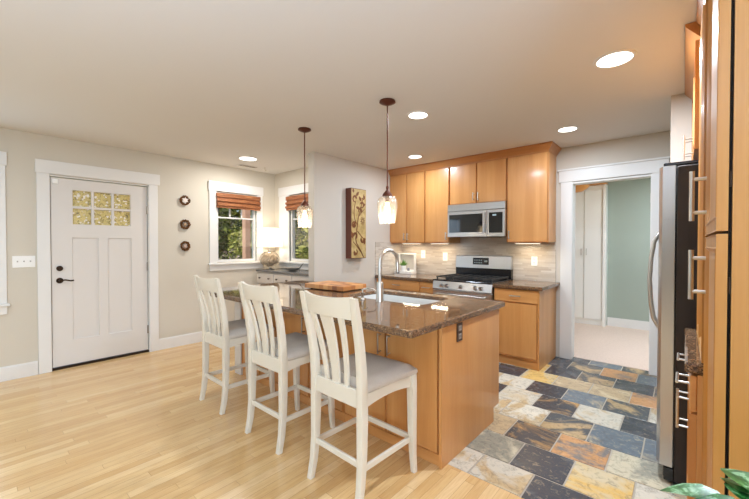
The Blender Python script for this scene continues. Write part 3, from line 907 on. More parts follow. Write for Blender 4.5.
# ------------------------------------------------------------------ bar stools
def make_stool(lab):
    t = thing('bar_stool', lab, 'stool', group='white stools along the island')
    def leg(path):
        bm = new_bm(); secs = []
        for x, y, z, wx, wy in path:
            secs.append([(x - wx, y - wy, z), (x + wx, y - wy, z), (x + wx, y + wy, z), (x - wx, y + wy, z)])
        sweep(bm, secs)
        es = [e for e in bm.edges if abs(e.verts[0].co.z - e.verts[1].co.z) > .01]
        bmesh.ops.bevel(bm, geom=es, offset=.004, segments=2, profile=.5, affect='EDGES')
        return bm
    rear = [(.190, -.225, 0, .017, .016), (.188, -.205, .10, .018, .018), (.187, -.194, .22, .019, .020), (.186, -.19, .42, .020, .022), (.186, -.19, .58, .020, .023), (.188, -.198, .70, .020, .021),
            (.193, -.215, .82, .020, .019), (.198, -.240, .94, .020, .016), (.204, -.266, 1.060, .020, .012)]
    front = [(.207, .216, 0, .015, .015), (.204, .207, .12, .017, .017), (.203, .202, .24, .019, .019), (.203, .199, .50, .021, .021), (.203, .199, .575, .021, .021)]
    for s in (-1, 1):
        obj('leg', leg([(s * p[0],) + p[1:] for p in rear]), chair_m, t, smooth=True)
    for s in (-1, 1):
        obj('leg', leg([(s * p[0],) + p[1:] for p in front]), chair_m, t, smooth=True)
    # seat frame: aprons with arched side rails
    bm = new_bm()
    box(bm, -.183, .183, .190, .210, .505, .572)
    for s in (-1, 1):
        secs = []
        for k in range(9):
            u = -1 + 2 * k / 8; y = .004 + .172 * u; zb = .524 - .018 * u * u
            x0, x1 = s * (.186 + .004 * (u + 1)), s * (.204 + .004 * (u + 1))
            secs.append([(x0, y, zb), (x1, y, zb), (x1, y, .572), (x0, y, .572)])
        sweep(bm, secs)
    obj('seat_frame', bm, chair_m, t)
    bm = new_bm(); box(bm, -.168, .168, -.203, -.180, .492, .585, .004, 1); obj('lower_back_rail', bm, chair_m, t)
    # cushion
    bm = new_bm(); NX, NY = 14, 14; grid = []
    def cush(u, v, top):
        k = (abs(u) ** 5 + abs(v) ** 5) ** .2; k = max(k, 1e-6)
        hx = (.203 + .022 * (v + 1) / 2) ; x = u * hx; y = .012 + v * .208
        m_ = max(abs(u), abs(v)); edge = max(0, (m_ - .78) / .22)
        z = .640 - .010 * m_ * m_ - .026 * edge ** 2.2
        return (x, y, z) if top else (x, y, .574)
    tp = [[bm.verts.new(cush(-1 + 2 * i / NX, -1 + 2 * j / NY, True)) for j in range(NY + 1)] for i in range(NX + 1)]
    for i in range(NX):
        for j in range(NY): bm.faces.new((tp[i][j], tp[i + 1][j], tp[i + 1][j + 1], tp[i][j + 1]))
    rim = [(i, 0) for i in range(NX)] + [(NX, j) for j in range(NY)] + [(i, NY) for i in range(NX, 0, -1)] + [(0, j) for j in range(NY, 0, -1)]
    lo = []
    for i, j in rim:
        c = tp[i][j].co; lo.append((bm.verts.new((c.x * 1.012, .012 + (c.y - .012) * 1.012, c.z - .018)), bm.verts.new((c.x * .985, .012 + (c.y - .012) * .985, .5735))))
    nR = len(rim)
    for k in range(nR):
        a, b = rim[k], rim[(k + 1) % nR]
        bm.faces.new((tp[a[0]][a[1]], tp[b[0]][b[1]], lo[(k + 1) % nR][0], lo[k][0])); bm.faces.new((lo[k][0], lo[(k + 1) % nR][0], lo[(k + 1) % nR][1], lo[k][1]))
    bm.faces.new([q[1] for q in lo][::-1])
    # keep clear of the rear uprights
    for v in bm.verts:
        if v.co.y < -.165: v.co.y = -.165 + (v.co.y + .165) * .1
    obj('seat_cushion', bm, fabric_m, t, smooth=True)
    # curved crest rail
    bm = new_bm(); secs = []
    for k in range(13):
        u = -1 + 2 * k / 12; bow = -.030 * (1 - u * u)
        x = u * .186
        zt = 1.066 - .014 * (1 - u * u); zb = .948 + .006 * (1 - u * u)
        yt = -.262 + bow; yb = -.238 + bow
        secs.append([(x, yb - .011, zb), (x, yb + .011, zb), (x, (yb + yt) / 2 + .011, (zb + zt) / 2), (x, yt + .008, zt), (x, yt - .009, zt), (x, (yb + yt) / 2 - .012, (zb + zt) / 2)])
    sweep(bm, secs); obj('top_rail', bm, chair_m, t, smooth=True)
    # three slats: slim, broad, slim, leaning in towards the seat
    for xt, xb, wt, wb in ((-.120, -.080, .018, .013), (-.010, -.005, .046, .026), (.106, .074, .018, .013)):
        bm = new_bm(); secs = []
        for k in range(9):
            u = k / 8; z = .575 + u * (.958 - .575); x = xb + (xt - xb) * u; hw_ = wb + (wt - wb) * u ** 1.4
            y = -.191 - .006 * u - .066 * u ** 2 - .003 * math.sin(PI * u)
            secs.append([(x - hw_, y - .007, z), (x + hw_, y - .007, z), (x + hw_, y + .007, z), (x - hw_, y + .007, z)])
        sweep(bm, secs); obj('back_slat', bm, chair_m, t, smooth=False)
    for (p, q) in (((-.168, -.196, .21), (.168, -.196, .21)), ((-.186, .204, .20), (.186, .204, .20))):
        bm = new_bm(); box(bm, p[0], q[0], p[1] - .009, p[1] + .009, p[2] - .016, p[2] + .016, .003, 1); obj('stretcher', bm, chair_m, t)
    for s in (-1, 1):
        bm = new_bm(); box(bm, s * .193 - .009, s * .193 + .009, -.176, .185, .180, .212, .003, 1); obj('stretcher', bm, chair_m, t)
    return t


st = make_stool('white slat-back stool with grey cushion nearest the camera, at the right end of the island')
st.location = (-1.388, 1.492, 0); st.rotation_euler = (0, 0, math.radians(-1.8))
dup(st, (-2.112, 1.515, 0), math.radians(0), 'white slat-back stool with grey cushion in the middle of the three at the island')
dup(st, (-2.893, 1.530, 0), math.radians(-1), 'white slat-back stool with grey cushion farthest left, nearest the front door wall')

# ------------------------------------------------------------------ range wall: base cabinets, counters
YBF = 3.90
def base_unit(x0, x1, lab, n_doors, drawer=True, end=False, group='range wall base cabinets'):
    t = thing('base_cabinet', lab, 'cabinet', (x0, YBF + .02, 0), group=group)
    w = x1 - x0
    bm = new_bm(); box(bm, .001, w - .001 - (.018 if end else 0), 0, YR - YBF - .035, .10, ZC - .001); box(bm, .001, w - .001 - (.018 if end else 0), .05, YR - YBF - .035, .001, .10)
    obj('body', bm, maple_z, t)
    bm = new_bm(); box(bm, .001, w - .001 - (.018 if end else 0), .002, .0495, .001, .0985) ; obj('toe_kick', bm, maple_x, t)
    zt = ZC - .006
    if drawer: add_front(t, 'drawer', w - .012 - (.012 if end else 0), .135, (.006, -.0005, zt - .135), handle=((w - .012) / 2, .068, True), hz=.115, drawer=True)
    dh = zt - (.142 if drawer else 0) - .105
    fw = (w - .012 - (.012 if end else 0)) / n_doors
    for k in range(n_doors):
        hx = (fw - .04) if (k == 0 and n_doors == 2) else .036
        add_front(t, 'door', fw - .004, dh, (.006 + k * fw, -.0005, .105), handle=(hx, dh - .10, False))
    if end:
        bm = new_bm(); box(bm, w - .019, w - .001, -.018, YR - YBF - .035, .001, ZC - .001); obj('end_panel', bm, maple_z, t)
    return t


base_unit(-3.358, -2.605, 'maple base cabinet left of the stove against the picture wall, wide drawer', 2)
base_unit(-2.605, -2.395, 'narrow maple base cabinet immediately left of the stove', 1)
base_unit(-1.612, -1.125, 'maple base cabinet right of the stove beside the hall doorway', 1, end=True)
bm = new_bm(); plate(bm, rect(-3.358, -2.392, 3.872, YR - .0135), [], .04, Matrix.Translation((0, 0, ZC)), bev=.009)
tag(obj('countertop', bm, granite_m), 'brown granite counter left of the stove holding the shadow box', 'countertop')
bm = new_bm(); plate(bm, rect(-1.614, -1.088, 3.872, YR - .0135), [], .04, Matrix.Translation((0, 0, ZC)), bev=.009)
tag(obj('countertop', bm, granite_m), 'short brown granite counter right of the stove, bare', 'countertop')

# ------------------------------------------------------------------ gas range
RX0, RX1 = -2.388, -1.618
RW = RX1 - RX0
t = thing('gas_range', 'stainless steel gas range with five knobs and black grates', 'stove', (RX0, 3.86, 0))
bm = new_bm(); box(bm, .002, RW - .002, .035, .665, .06, .868); obj('body', bm, steel_m, t)
bm = new_bm(); box(bm, .02, RW - .02, .06, .62, .001, .06); obj('plinth', bm, black_m, t)
bm = new_bm(); sweep(bm, [[(x, .0, .775), (x, .034, .765), (x, .034, .868), (x, .022, .868)] for x in (.002, RW - .002)]); obj('control_panel', bm, steel_m, t)
for kx in (.13, .20, .385, .57, .64):
    bm = new_bm(); tube(bm, [(kx, .008, .818), (kx, -.022, .812)], .021, 18, radii=[.023, .019]); k = obj('knob', bm, steel_m, t, smooth=True)
    bm = new_bm(); box(bm, kx - .003, kx + .003, -.030, -.0225, .797, .828, .001, 1); obj('grip', bm, steel_m, k)
od = obj('oven_door', (lambda b: (box(b, .004, RW - .004, .002, .034, .22, .758, .004, 1), b)[-1])(new_bm()), steel_m, t)
bm = new_bm(); box(bm, .11, RW - .11, -.001, .0018, .33, .62, .0004, 1); obj('oven_window', bm, blackglass_m, od)
bm = new_bm(); tube(bm, [(.06, -.045, .715), (RW - .06, -.045, .715)], .011, 12)
for x in (.08, RW - .08): tube(bm, [(x, .002, .715), (x, -.045, .715)], .009, 10)
obj('handle', bm, nickel_m, od, smooth=True)
dw = obj('warming_drawer', (lambda b: (box(b, .004, RW - .004, .004, .034, .065, .212, .004, 1), b)[-1])(new_bm()), steel_m, t)
bm = new_bm(); tube(bm, [(.06, -.040, .175), (RW - .06, -.040, .175)], .010, 12)
for x in (.08, RW - .08): tube(bm, [(x, .004, .175), (x, -.04, .175)], .008, 10)
obj('handle', bm, nickel_m, dw, smooth=True)
bm = new_bm(); box(bm, 0, RW, .012, .60, .868, .886, .004, 1); obj('cooktop', bm, black_m, t)
for kx in (.14, .385, .63):
    bm = new_bm()
    x0, x1 = kx - .118, kx + .118
    for y in (.06, .56): box(bm, x0, x1, y - .006, y + .006, .908, .922)
    for x in (x0 + .006, x1 - .006): box(bm, x - .006, x + .006, .06, .56, .908, .922)
    box(bm, kx - .005, kx + .005, .06, .56, .910, .922)
    for y in (.19, .31, .43): box(bm, x0, x1, y - .005, y + .005, .910, .922)
    for x in (x0 + .008, x1 - .008):
        for y in (.07, .55): box(bm, x - .007, x + .007, y - .007, y + .007, .886, .909)
    obj('grate', bm, iron_m, t)
for kx, ky, r in ((.14, .17, .045), (.14, .45, .038), (.385, .31, .052), (.63, .17, .038), (.63, .45, .045)):
    bm = new_bm(); lathe(bm, [(0, .887), (r, .887), (r, .897), (r * .7, .903), (0, .904)], 20, (kx, ky, 0)); obj('burner', bm, iron_m, t, smooth=True)
bm = new_bm(); box(bm, .004, RW - .004, .605, .665, .868, 1.01); obj('backguard_base', bm, black_m, t)
bg = obj('backguard', (lambda b: (sweep(b, [[(x, .598, 1.01), (x, .665, 1.0), (x, .665, 1.175), (x, .622, 1.175), (x, .612, 1.168)] for x in (.004, RW - .004)]), b)[-1])(new_bm()), steel_m, t)
bm = new_bm()
Mp = Matrix.Translation((0, 0, 0))
sweep(bm, [[(x, .5995, 1.055), (x, .606, 1.055), (x, .613, 1.145), (x, .6065, 1.145)] for x in (.255, .475)]); ds = obj('display', bm, black_m, bg)
green_m2 = emit('display_glow', (.45, .7, .62, 1), .6)
bm = new_bm()
for i in range(4):
    for j in range(2):
        x = .275 + i * .03; z = 1.075 + j * .032
        yb = .5995 + (z - 1.055) / .09 * .007 - .0008
        box(bm, x, x + .018, yb - .0005, yb + .0012, z, z + .012)
box(bm, .415, .455, .6018, .605, 1.09, 1.11); obj('buttons', bm, mat('button_grey', srgb(150, 160, 158), .4), ds)
bm = new_bm(); tube(bm, [(RW - .10, .606, 1.07), (RW - .10, .611, 1.12)], .004, 8); obj('indicator', bm, steel_m, bg)

# ------------------------------------------------------------------ upper cabinets
YU = 4.23; ZU0, ZU1 = 1.345, 2.352
def upper(x0, x1, z0, lab, n, hside=1, end=False):
    t = thing('wall_cabinet', lab, 'cabinet', (x0, YU + .02, z0), group='maple wall cabinets above the range counter')
    w = x1 - x0; h = ZU1 - z0
    bm = new_bm(); box(bm, .0005, w - .0005, 0, YR - YU - .0335, 0, h); obj('body', bm, maple_z, t)
    fw = (w - .006) / n
    for k in range(n):
        if n == 2: hx = fw - .034 if k == 0 else .030
        else: hx = fw - .036 if hside > 0 else .032
        add_front(t, 'door', fw - .003, h - .006, (.003 + k * fw, -.0005, .003), handle=(hx, .085, False), hz=.10)
    return t


upper(-3.370, -2.745, ZU0, 'maple two-door wall cabinet in the corner against the picture wall', 2)
upper(-2.745, -2.362, ZU0, 'tall single-door maple wall cabinet left of the microwave', 1, 1)
upper(-2.362, -1.594, 1.838, 'short two-door maple wall cabinet above the microwave', 2)
upper(-1.594, -1.135, ZU0, 'single-door maple wall cabinet right of the microwave', 1, -1)
# crown moulding with its return to the wall
bm = new_bm()
prof = [(0, 2.345), (-.004, 2.362), (-.012, 2.372), (-.05, 2.425), (-.052, 2.438), (.02, 2.438), (.02, 2.3525), (.006, 2.3525)]
secs = [[(x, YU + p + .0 if False else YU + p, z) for p, z in prof] for x in (-3.370,)]
secs.append([(-1.135 - p, YU + p, z) for p, z in prof]); secs.append([(-1.135 - p, YR - .0005, z) for p, z in prof])
sweep(bm, secs)
tag(obj('crown_moulding', bm, crown_x), 'stained maple crown moulding along the top of the range wall cabinets', 'moulding')
# microwave
MX0, MX1 = -2.352, -1.590
t = thing('microwave', 'stainless over-the-range microwave with dark window and keypad', 'microwave', (MX0, 4.17, 1.412)); w = MX1 - MX0
bm = new_bm(); box(bm, .001, w - .001, .03, .375, .004, .424); obj('body', bm, black_m, t)
bm = new_bm(); box(bm, 0, w, 0, .03, .335, .424, .004, 1); g = obj('vent_grille', bm, steel_m, t)
md = obj('microwave_door', (lambda b: (box(b, 0, w * .705, 0, .03, .004, .332, .004, 1), b)[-1])(new_bm()), steel_m, t)
bm = new_bm(); box(bm, .025, w * .705 - .055, -.0015, .002, .062, .292, .0005, 1); obj('door_window', bm, blackglass_m, md)
bm = new_bm(); tube(bm, [(w * .705 - .03, -.03, .05), (w * .705 - .03, -.03, .30)], .009, 12)
for z in (.065, .285): tube(bm, [(w * .705 - .03, 0, z), (w * .705 - .03, -.03, z)], .007, 8)
obj('handle', bm, steel_m, md, smooth=True)
kp = obj('control_panel', (lambda b: (box(b, w * .71, w, 0, .03, .004, .332, .004, 1), b)[-1])(new_bm()), steel_m, t)
bm = new_bm(); box(bm, w * .74, w - .03, -.0015, .002, .05, .295, .0005, 1); kk = obj('keypad', bm, blackglass_m, kp)
bm = new_bm(); box(bm, w * .80, w * .86, -.0022, -.0014, .255, .272); obj('clock_display', bm, emit('clock_glow', (.7, .9, 1, 1), .7), kk)
# undercabinet lamps
for x0, x1, lab in ((-3.22, -2.90, 'slim light strip under the corner wall cabinet'), (-2.72, -2.44, 'slim light strip under the wall cabinet left of the microwave'), (-1.54, -1.25, 'slim light strip under the wall cabinet right of the microwave')):
    t = thing('undercabinet_light', lab, 'light', ((x0 + x1) / 2, 4.36, ZU0), group='lights under the wall cabinets')
    hw = (x1 - x0) / 2
    bm = new_bm(); box(bm, -hw, hw, -.03, .03, -.014, -.0005, .003, 1); obj('housing', bm, white_m, t)
    bm = new_bm(); box(bm, -hw + .015, hw - .015, -.022, .022, -.017, -.0135); obj('diffuser', bm, strip_m, t)
    lamp('strip_glow', 'AREA', (0, 0, -.02), 2.0, (1, .84, .62), size=2 * hw - .04, size_y=.04, parent=t)


def wall_outlet(lab, loc, kind='outlet', rotz=0.0, name='wall_outlet', gang=1):
    t = thing(name, lab, 'outlet' if kind == 'outlet' else 'light switch', loc, rotz, group=None)
    w = .036 * 1 + .023 * (gang - 1)
    bm = new_bm(); box(bm, -w, w, -.006, 0, -.058, .058, .002, 1); obj('plate', bm, plastic_m, t)
    if kind == 'outlet':
        for z in (-.021, .021):
            bm = new_bm(); box(bm, -.016, .016, -.008, -.006, z - .015, z + .015, .001, 1); s = obj('socket', bm, white_m, t)
            bm = new_bm(); box(bm, -.008, -.005, -.0086, -.0079, z - .004, z + .008); box(bm, .005, .008, -.0086, -.0079, z - .004, z + .008); obj('slot', bm, slot_m, s)
    else:
        for k in range(gang):
            x = (k - (gang - 1) / 2) * .046
            bm = new_bm(); box(bm, x - .005, x + .005, -.016, -.006, -.004, .010, .001, 1); obj('toggle', bm, mat('toggle_grey', srgb(170, 168, 164), .4), t)
    return t


yo = YR - .0125
wall_outlet('white outlet on the backsplash left of the stove back panel', (-2.60, yo, 1.145))
wall_outlet('white outlet on the backsplash right of the stove', (-1.372, yo, 1.118))
wall_outlet('white switch plate on the backsplash near the shadow box, in the corner', (-2.975, yo, 1.175), kind='switch', name='light_switch')
wall_outlet('white three-gang light switch on the wall left of the front door', (XD + .0005, .383, 1.150), kind='switch', rotz=PI / 2, name='light_switch', gang=3)

# shadow box with succulent on the counter
t = thing('shadow_box', 'white open wooden display box on the counter left of the stove', 'display box', (-3.185, 4.40, .8805), rotz=math.radians(3))
bm = new_bm()
box(bm, -.15, .15, -.10, .05, 0, .045, .003, 1)
obj('tray_base', bm, white_m, t)
bm = new_bm(); plate(bm, rect(-.15, .15, .0455, .31), [rect(-.13, .13, .06, .29)], .04, at_xz(0, .045, 0)); obj('frame', bm, white_m, t)
bm = new_bm(); box(bm, -.13, .13, .036, .042, .0605, .2895); obj('back_panel', bm, mat('box_back', srgb(206, 198, 188), .6), t)
t = thing('potted_succulent', 'spiky green succulent in a small white pot on the display box', 'plant', (-3.20, 4.345, .926)); t.scale = (1.12, 1.12, 1.12)
bm = new_bm(); lathe(bm, [(0, 0), (.034, 0), (.042, .066), (.039, .068), (.036, .06), (0, .058)], 20); obj('pot', bm, ceramic_m, t, smooth=True)
bm = new_bm()
for k in range(34):
    a = random.uniform(0, 2 * PI); el = random.uniform(.5, 1.45); L = random.uniform(.07, .105)
    d = Vector((math.cos(a) * math.cos(el), math.sin(a) * math.cos(el), math.sin(el))); u = d.cross(Vector((0, 0, 1))).normalized(); p = Vector((0, 0, .058)) + Vector((math.cos(a), math.sin(a), 0)) * .012
    vs = [bm.verts.new(p - u * .006), bm.verts.new(p + u * .006), bm.verts.new(p + d * L * .5 + u * .008 + Vector((0, 0, .004))), bm.verts.new(p + d * L), bm.verts.new(p + d * L * .5 - u * .008 + Vector((0, 0, .004)))]
    bm.faces.new(vs)
    n2 = d.cross(u) * .005; vv = [bm.verts.new(v.co + n2) for v in vs[:2]] + [vs[2], vs[3], vs[4]]
    bm.faces.new(vv)
obj('foliage', bm, leafy('succulent_leaf', [srgb(70, 120, 50), srgb(120, 160, 80), srgb(92, 140, 66)]), t)
t = thing('storage_jar', 'small grey jar beside the white succulent pot', 'jar', (-3.11, 4.352, .926))
bm = new_bm(); lathe(bm, [(0, 0), (.016, 0), (.019, .012), (.018, .035), (.012, .045), (0, .046)], 16); obj('body', bm, mat('grey_jar', srgb(120, 122, 130), .25), t, smooth=True)
bm = new_bm(); lathe(bm, [(0, .046), (.010, .046), (.010, .056), (0, .057)], 12); obj('lid', bm, steel_m, t, smooth=True)

# ------------------------------------------------------------------ wall panel picture
t = thing('wall_art_panel', 'tall narrow botanical wall panel with brown scrolling vines', 'artwork', (XP + .0005, 3.443, 1.598), rotz=PI / 2)
# local x runs along the wall (+Y of the room), -y faces the room
aw, ah, ad = .146, .463, .10
bm = new_bm(); box(bm, -aw, aw, -ad, 0, -ah, ah, .003, 1); obj('edge_frame', bm, mat('panel_edge', srgb(98, 52, 36), .5), t)


def canvas():
    m = mat('panel_canvas', rough=.6); n = N(m); v = n.coords('Object')
    a = n.noise(v, 9, 5, .65).outputs[0]
    n.link(n.ramp(a, [(.3, srgb(150, 124, 72)), (.5, srgb(184, 158, 102)), (.7, srgb(204, 180, 130))]), n.b.inputs['Base Color']); return m


bm = new_bm(); box(bm, -aw + .008, aw - .006, -ad - .003, -ad + .001, -ah + .008, ah - .008); obj('canvas', bm, canvas(), t)
bm = new_bm()
def stroke(pts, w0, w1):
    n = 14; P_ = []
    for k in range(n + 1):
        u = k / n * (len(pts) - 1); i = min(int(u), len(pts) - 2); f = u - i
        p0 = Vector(pts[max(i - 1, 0)]); p1 = Vector(pts[i]); p2 = Vector(pts[i + 1]); p3 = Vector(pts[min(i + 2, len(pts) - 1)])
        P_.append(.5 * ((2 * p1) + (p2 - p0) * f + (2 * p0 - 5 * p1 + 4 * p2 - p3) * f * f + (3 * p1 - p0 - 3 * p2 + p3) * f ** 3))
    secs = []
    for k, p in enumerate(P_):
        d = (P_[min(k + 1, n)] - P_[max(k - 1, 0)]).normalized(); q = Vector((-d.y, d.x)) * 1.5 * (w0 + (w1 - w0) * k / n)
        secs.append([(p.x - q.x, -ad - .0025, p.y - q.y), (p.x - q.x, -ad - .0055, p.y - q.y), (p.x + q.x, -ad - .0055, p.y + q.y), (p.x + q.x, -ad - .0025, p.y + q.y)])
    sweep(bm, secs)
def curl(cx, cy, r, a0, turn, w):
    stroke([(cx + r * (1 - .75 * k / 6) * math.cos(a0 + turn * k / 6), cy + r * (1 - .75 * k / 6) * math.sin(a0 + turn * k / 6)) for k in range(7)], w * .5, w * 1.5)
def leaf(x, y, a, L, w):
    d = Vector((math.cos(a), math.sin(a))); q = Vector((-d.y, d.x)); pts = []
    for u, s in ((0, .1), (.25, .8), (.5, 1), (.8, .6), (1, 0)): pts.append((Vector((x, y)) + d * L * u + q * w * s))
    for u, s in ((.8, .5), (.5, .8), (.25, .6)): pts.append((Vector((x, y)) + d * L * u - q * w * s))
    sweep(bm, [[(p.x, yy, p.y) for p in pts] for yy in (-ad - .0025, -ad - .005)])
stroke([(.09, -.45), (.02, -.34), (-.06, -.22), (-.03, -.02), (-.005, .1), (.04, .22), (.10, .40)], .005, .003)
stroke([(.06, -.40), (-.04, -.30), (-.11, -.24)], .004, .003)
stroke([(-.03, -.02), (-.08, .06), (-.09, .18), (-.06, .30)], .004, .003)
stroke([(.0, .1), (.06, .16), (.11, .2)], .004, .003)
stroke([(-.03, -.1), (.04, -.16), (.09, -.2)], .004, .003)
for c_ in ((.055, .26, .05, -2.2, 5.2, .008), (-.07, .33, .055, -1.4, -5.0, .008), (.03, .17, .04, 3.6, -5, .008), (-.09, -.02, .045, 1.3, 5, .010), (-.08, -.16, .05, -1.3, 5, .010), (.075, -.22, .045, 2.2, 5, .008), (.09, .36, .035, 3.5, 4.5, .007), (-.07, -.38, .045, 1, -5, .008)): curl(*c_)
for l_ in ((.05, .30, 2.2, .07, .018), (.08, .24, .6, .05, .016), (-.05, .36, .9, .07, .018), (-.1, .40, 1.7, .05, .014), (.02, .2, 2.9, .07, .018), (-.1, -.06, 1.2, .08, .02), (-.11, -.2, 1.9, .09, .022), (.08, -.22, .3, .05, .018), (.1, -.28, 1.2, .06, .016), (-.1, -.42, .5, .06, .018), (.03, -.2, -.9, .05, .014)): leaf(l_[0], l_[1], l_[2], l_[3] * 1.15, l_[4] * 1.25)
for r in (.018, .032, .048):
    for k in range(10):
        a = 2 * PI * k / 10; leaf(.075 + math.cos(a) * r * .8, .04 + math.sin(a) * r, a + 1.2, .018, .005)
obj('vine_relief', bm, mat('vine_brown', srgb(112, 66, 34), .55), t)

# ------------------------------------------------------------------ three little wreaths left of the nook window
twig_m = leafy('twig_brown', [srgb(70, 44, 24), srgb(104, 68, 36), srgb(84, 58, 30), srgb(124, 76, 40)], .8)
for i, (z, lab) in enumerate(((1.897, 'topmost of the three small twig wreaths, with a white star inside'), (1.583, 'middle one of the three small twig wreaths on the wall'), (1.301, 'lowest of the three small twig wreaths, with a pink centre'))):
    t = thing('twig_wreath', lab, 'wreath', (XD + .002, 1.893, z), rotz=PI / 2, group='small wreaths between door and window')
    bm = new_bm()
    for k in range(80):
        a = random.uniform(0, 2 * PI); L = random.uniform(.25, .5); R0 = random.uniform(.040, .058); dy = random.uniform(-.03, -.006)
        tube(bm, [((R0 + random.uniform(-.008, .008)) * math.cos(a + L * u), dy + random.uniform(-.004, .004), (R0 + random.uniform(-.008, .010)) * math.sin(a + L * u)) for u in (-1, -.33, .33, 1)], .006, 5)
    obj('twig_ring', bm, twig_m, t)
    bm = new_bm()
    if i == 0:
        pts = [((.048 if k % 2 == 0 else .020) * math.sin(PI * k / 6), (.048 if k % 2 == 0 else .020) * math.cos(PI * k / 6)) for k in range(12)]
        plate(bm, pts, [], .006, at_xz(0, -.030, 0)); obj('star', bm, mat('star_white', srgb(226, 214, 206), .6), t)
    else:
        lathe(bm, [(0, 0), (.024, .001), (.020, .010), (0, .016)], 14); bm.transform(Matrix(((1, 0, 0, 0), (0, 0, -1, -.014), (0, 1, 0, 0), (0, 0, 0, 1))))
        obj('rosette', bm, mat('rosette_pink', srgb(198, 168, 150) if i == 2 else srgb(160, 132, 104), .7), t, smooth=True)

# ------------------------------------------------------------------ sideboard, lamp, bowl in the nook
t = thing('sideboard', 'grey painted sideboard with round knobs in the nook corner', 'sideboard', (-4.82, 2.86, 0))
sw, sd, sh = 1.30, .365, .945
grey_paint = mat('sideboard_paint', srgb(206, 198, 188), .45)
bm = new_bm(); box(bm, 0, sw, .018, sd, .10, sh - .026); obj('body', bm, grey_paint, t)
bm = new_bm(); box(bm, -.012, sw + .012, -.012, sd, sh - .025, sh, .004, 1); o = obj('top', bm, mat('sideboard_top', srgb(104, 100, 96), .25), t); o['label'] = 'dark grey top'
for k in range(3):
    w = sw / 3 - .012
    d = obj('drawer', (lambda b: (box(b, 0, w, 0, .0175, 0, .15, .003, 1), b)[-1])(new_bm()), grey_paint, t, (.006 + k * sw / 3, 0, sh - .19))
    for u in (.22, .78):
        bm = new_bm(); lathe(bm, [(0, 0), (.005, 0), (.006, .012), (.013, .018), (.010, .026), (0, .028)], 12); bm.transform(Matrix(((1, 0, 0, w * u), (0, 0, -1, 0), (0, 1, 0, .075), (0, 0, 0, 1))))
        obj('knob', bm, darkbronze_m, d, smooth=True)
    d = obj('door', shaker(w, .62, t=.0175, rail=.05), grey_paint, t, (.006 + k * sw / 3, .0175, .12))
for sx in (.04, sw - .04):
    for sy in (.05, sd - .04):
        bm = new_bm(); box(bm, sx - .025, sx + .025, sy - .025, sy + .025, .001, .10, .004, 1); obj('leg', bm, grey_paint, t)

t = thing('table_lamp', 'lit table lamp with white drum shade and round twig-filled glass base', 'lamp', (-4.725, 3.02, .946))
bm = new_bm(); lathe(bm, [(0, 0), (.055, 0), (.058, .012), (.02, .022), (.02, .03), (0, .03)], 24); obj('base', bm, nickel_m, t, smooth=True)
orb = [(.018, .03)] + [(.148 * math.sin(PI * k / 14), .155 - .125 * math.cos(PI * k / 14)) for k in range(2, 13)] + [(.03, .255), (.02, .275)]
bm = new_bm(); lathe(bm, orb, 28); g_ = obj('glass_orb', bm, glass_pane('orb_glass', (.93, .90, .86, 1), .14), t, smooth=True)
bm = new_bm()
for k in range(150):
    a = random.uniform(0, 2 * PI); b0 = random.uniform(0, 2 * PI); r0 = random.uniform(.01, .03); r1 = random.uniform(.10, .135)
    tube(bm, [(r0 * math.cos(a), r0 * math.sin(a), .045), (r1 * math.cos(a), r1 * math.sin(a), random.uniform(.10, .17)), (r1 * .55 * math.cos(a + .6), r1 * .55 * math.sin(a + .6), random.uniform(.20, .235))], .0045, 5)
obj('twig_filling', bm, leafy('pale_twig', [srgb(216, 200, 176), srgb(236, 226, 208), srgb(176, 150, 120)], .8), g_)
bm = new_bm(); tube(bm, [(0, 0, .272), (0, 0, .47)], .007, 10); lathe(bm, [(0, .272), (.022, .272), (.022, .29), (0, .292)], 16); obj('stem', bm, nickel_m, t, smooth=True)
bm = new_bm(); lathe(bm, [(.190, .335), (.178, .620), (.176, .620), (.188, .335)], 40, close=True); obj('lamp_shade', bm, lampshade_m, t, smooth=True)
bm = new_bm()
for k in range(3):
    a = 2 * PI * k / 3; tube(bm, [(0, 0, .590), (.177 * math.cos(a), .177 * math.sin(a), .604)], .0025, 6)
tube(bm, [(0, 0, .466), (0, 0, .60)], .004, 8); lathe(bm, [(0, .60), (.010, .60), (.012, .612), (0, .624)], 12); obj('harp', bm, nickel_m, t)
bm = new_bm(); lathe(bm, [(0, .395), (.022, .405), (.03, .43), (.02, .46), (.0, .465)], 16, (.035, 0, 0)); obj('bulb', bm, emit('lamp_bulb', (1, .82, .58, 1), 20), t, smooth=True)
lamp('lamp_glow', 'POINT', (-.03, 0, .46), 4.5, (1, .86, .68), .04, parent=t)

t = thing('decorative_dish', 'grey leaf-shaped dish on the sideboard right of the lamp', 'dish', (-4.16, 3.02, .946), rotz=.3)
bm = new_bm(); lathe(bm, [(0, 0), (.05, 0), (.10, .022), (.135, .05), (.130, .052), (.09, .028), (.045, .008), (0, .008)], 28)
for v in bm.verts: v.co.y *= .6
obj('bowl', bm, mat('dish_grey', srgb(134, 128, 120), .35), t, smooth=True)
bm = new_bm(); tube(bm, [(.125, 0, .048), (.15, 0, .075), (.185, 0, .11)], .006, 8, radii=[.007, .005, .003]); obj('stem', bm, darkbronze_m, t, smooth=True)


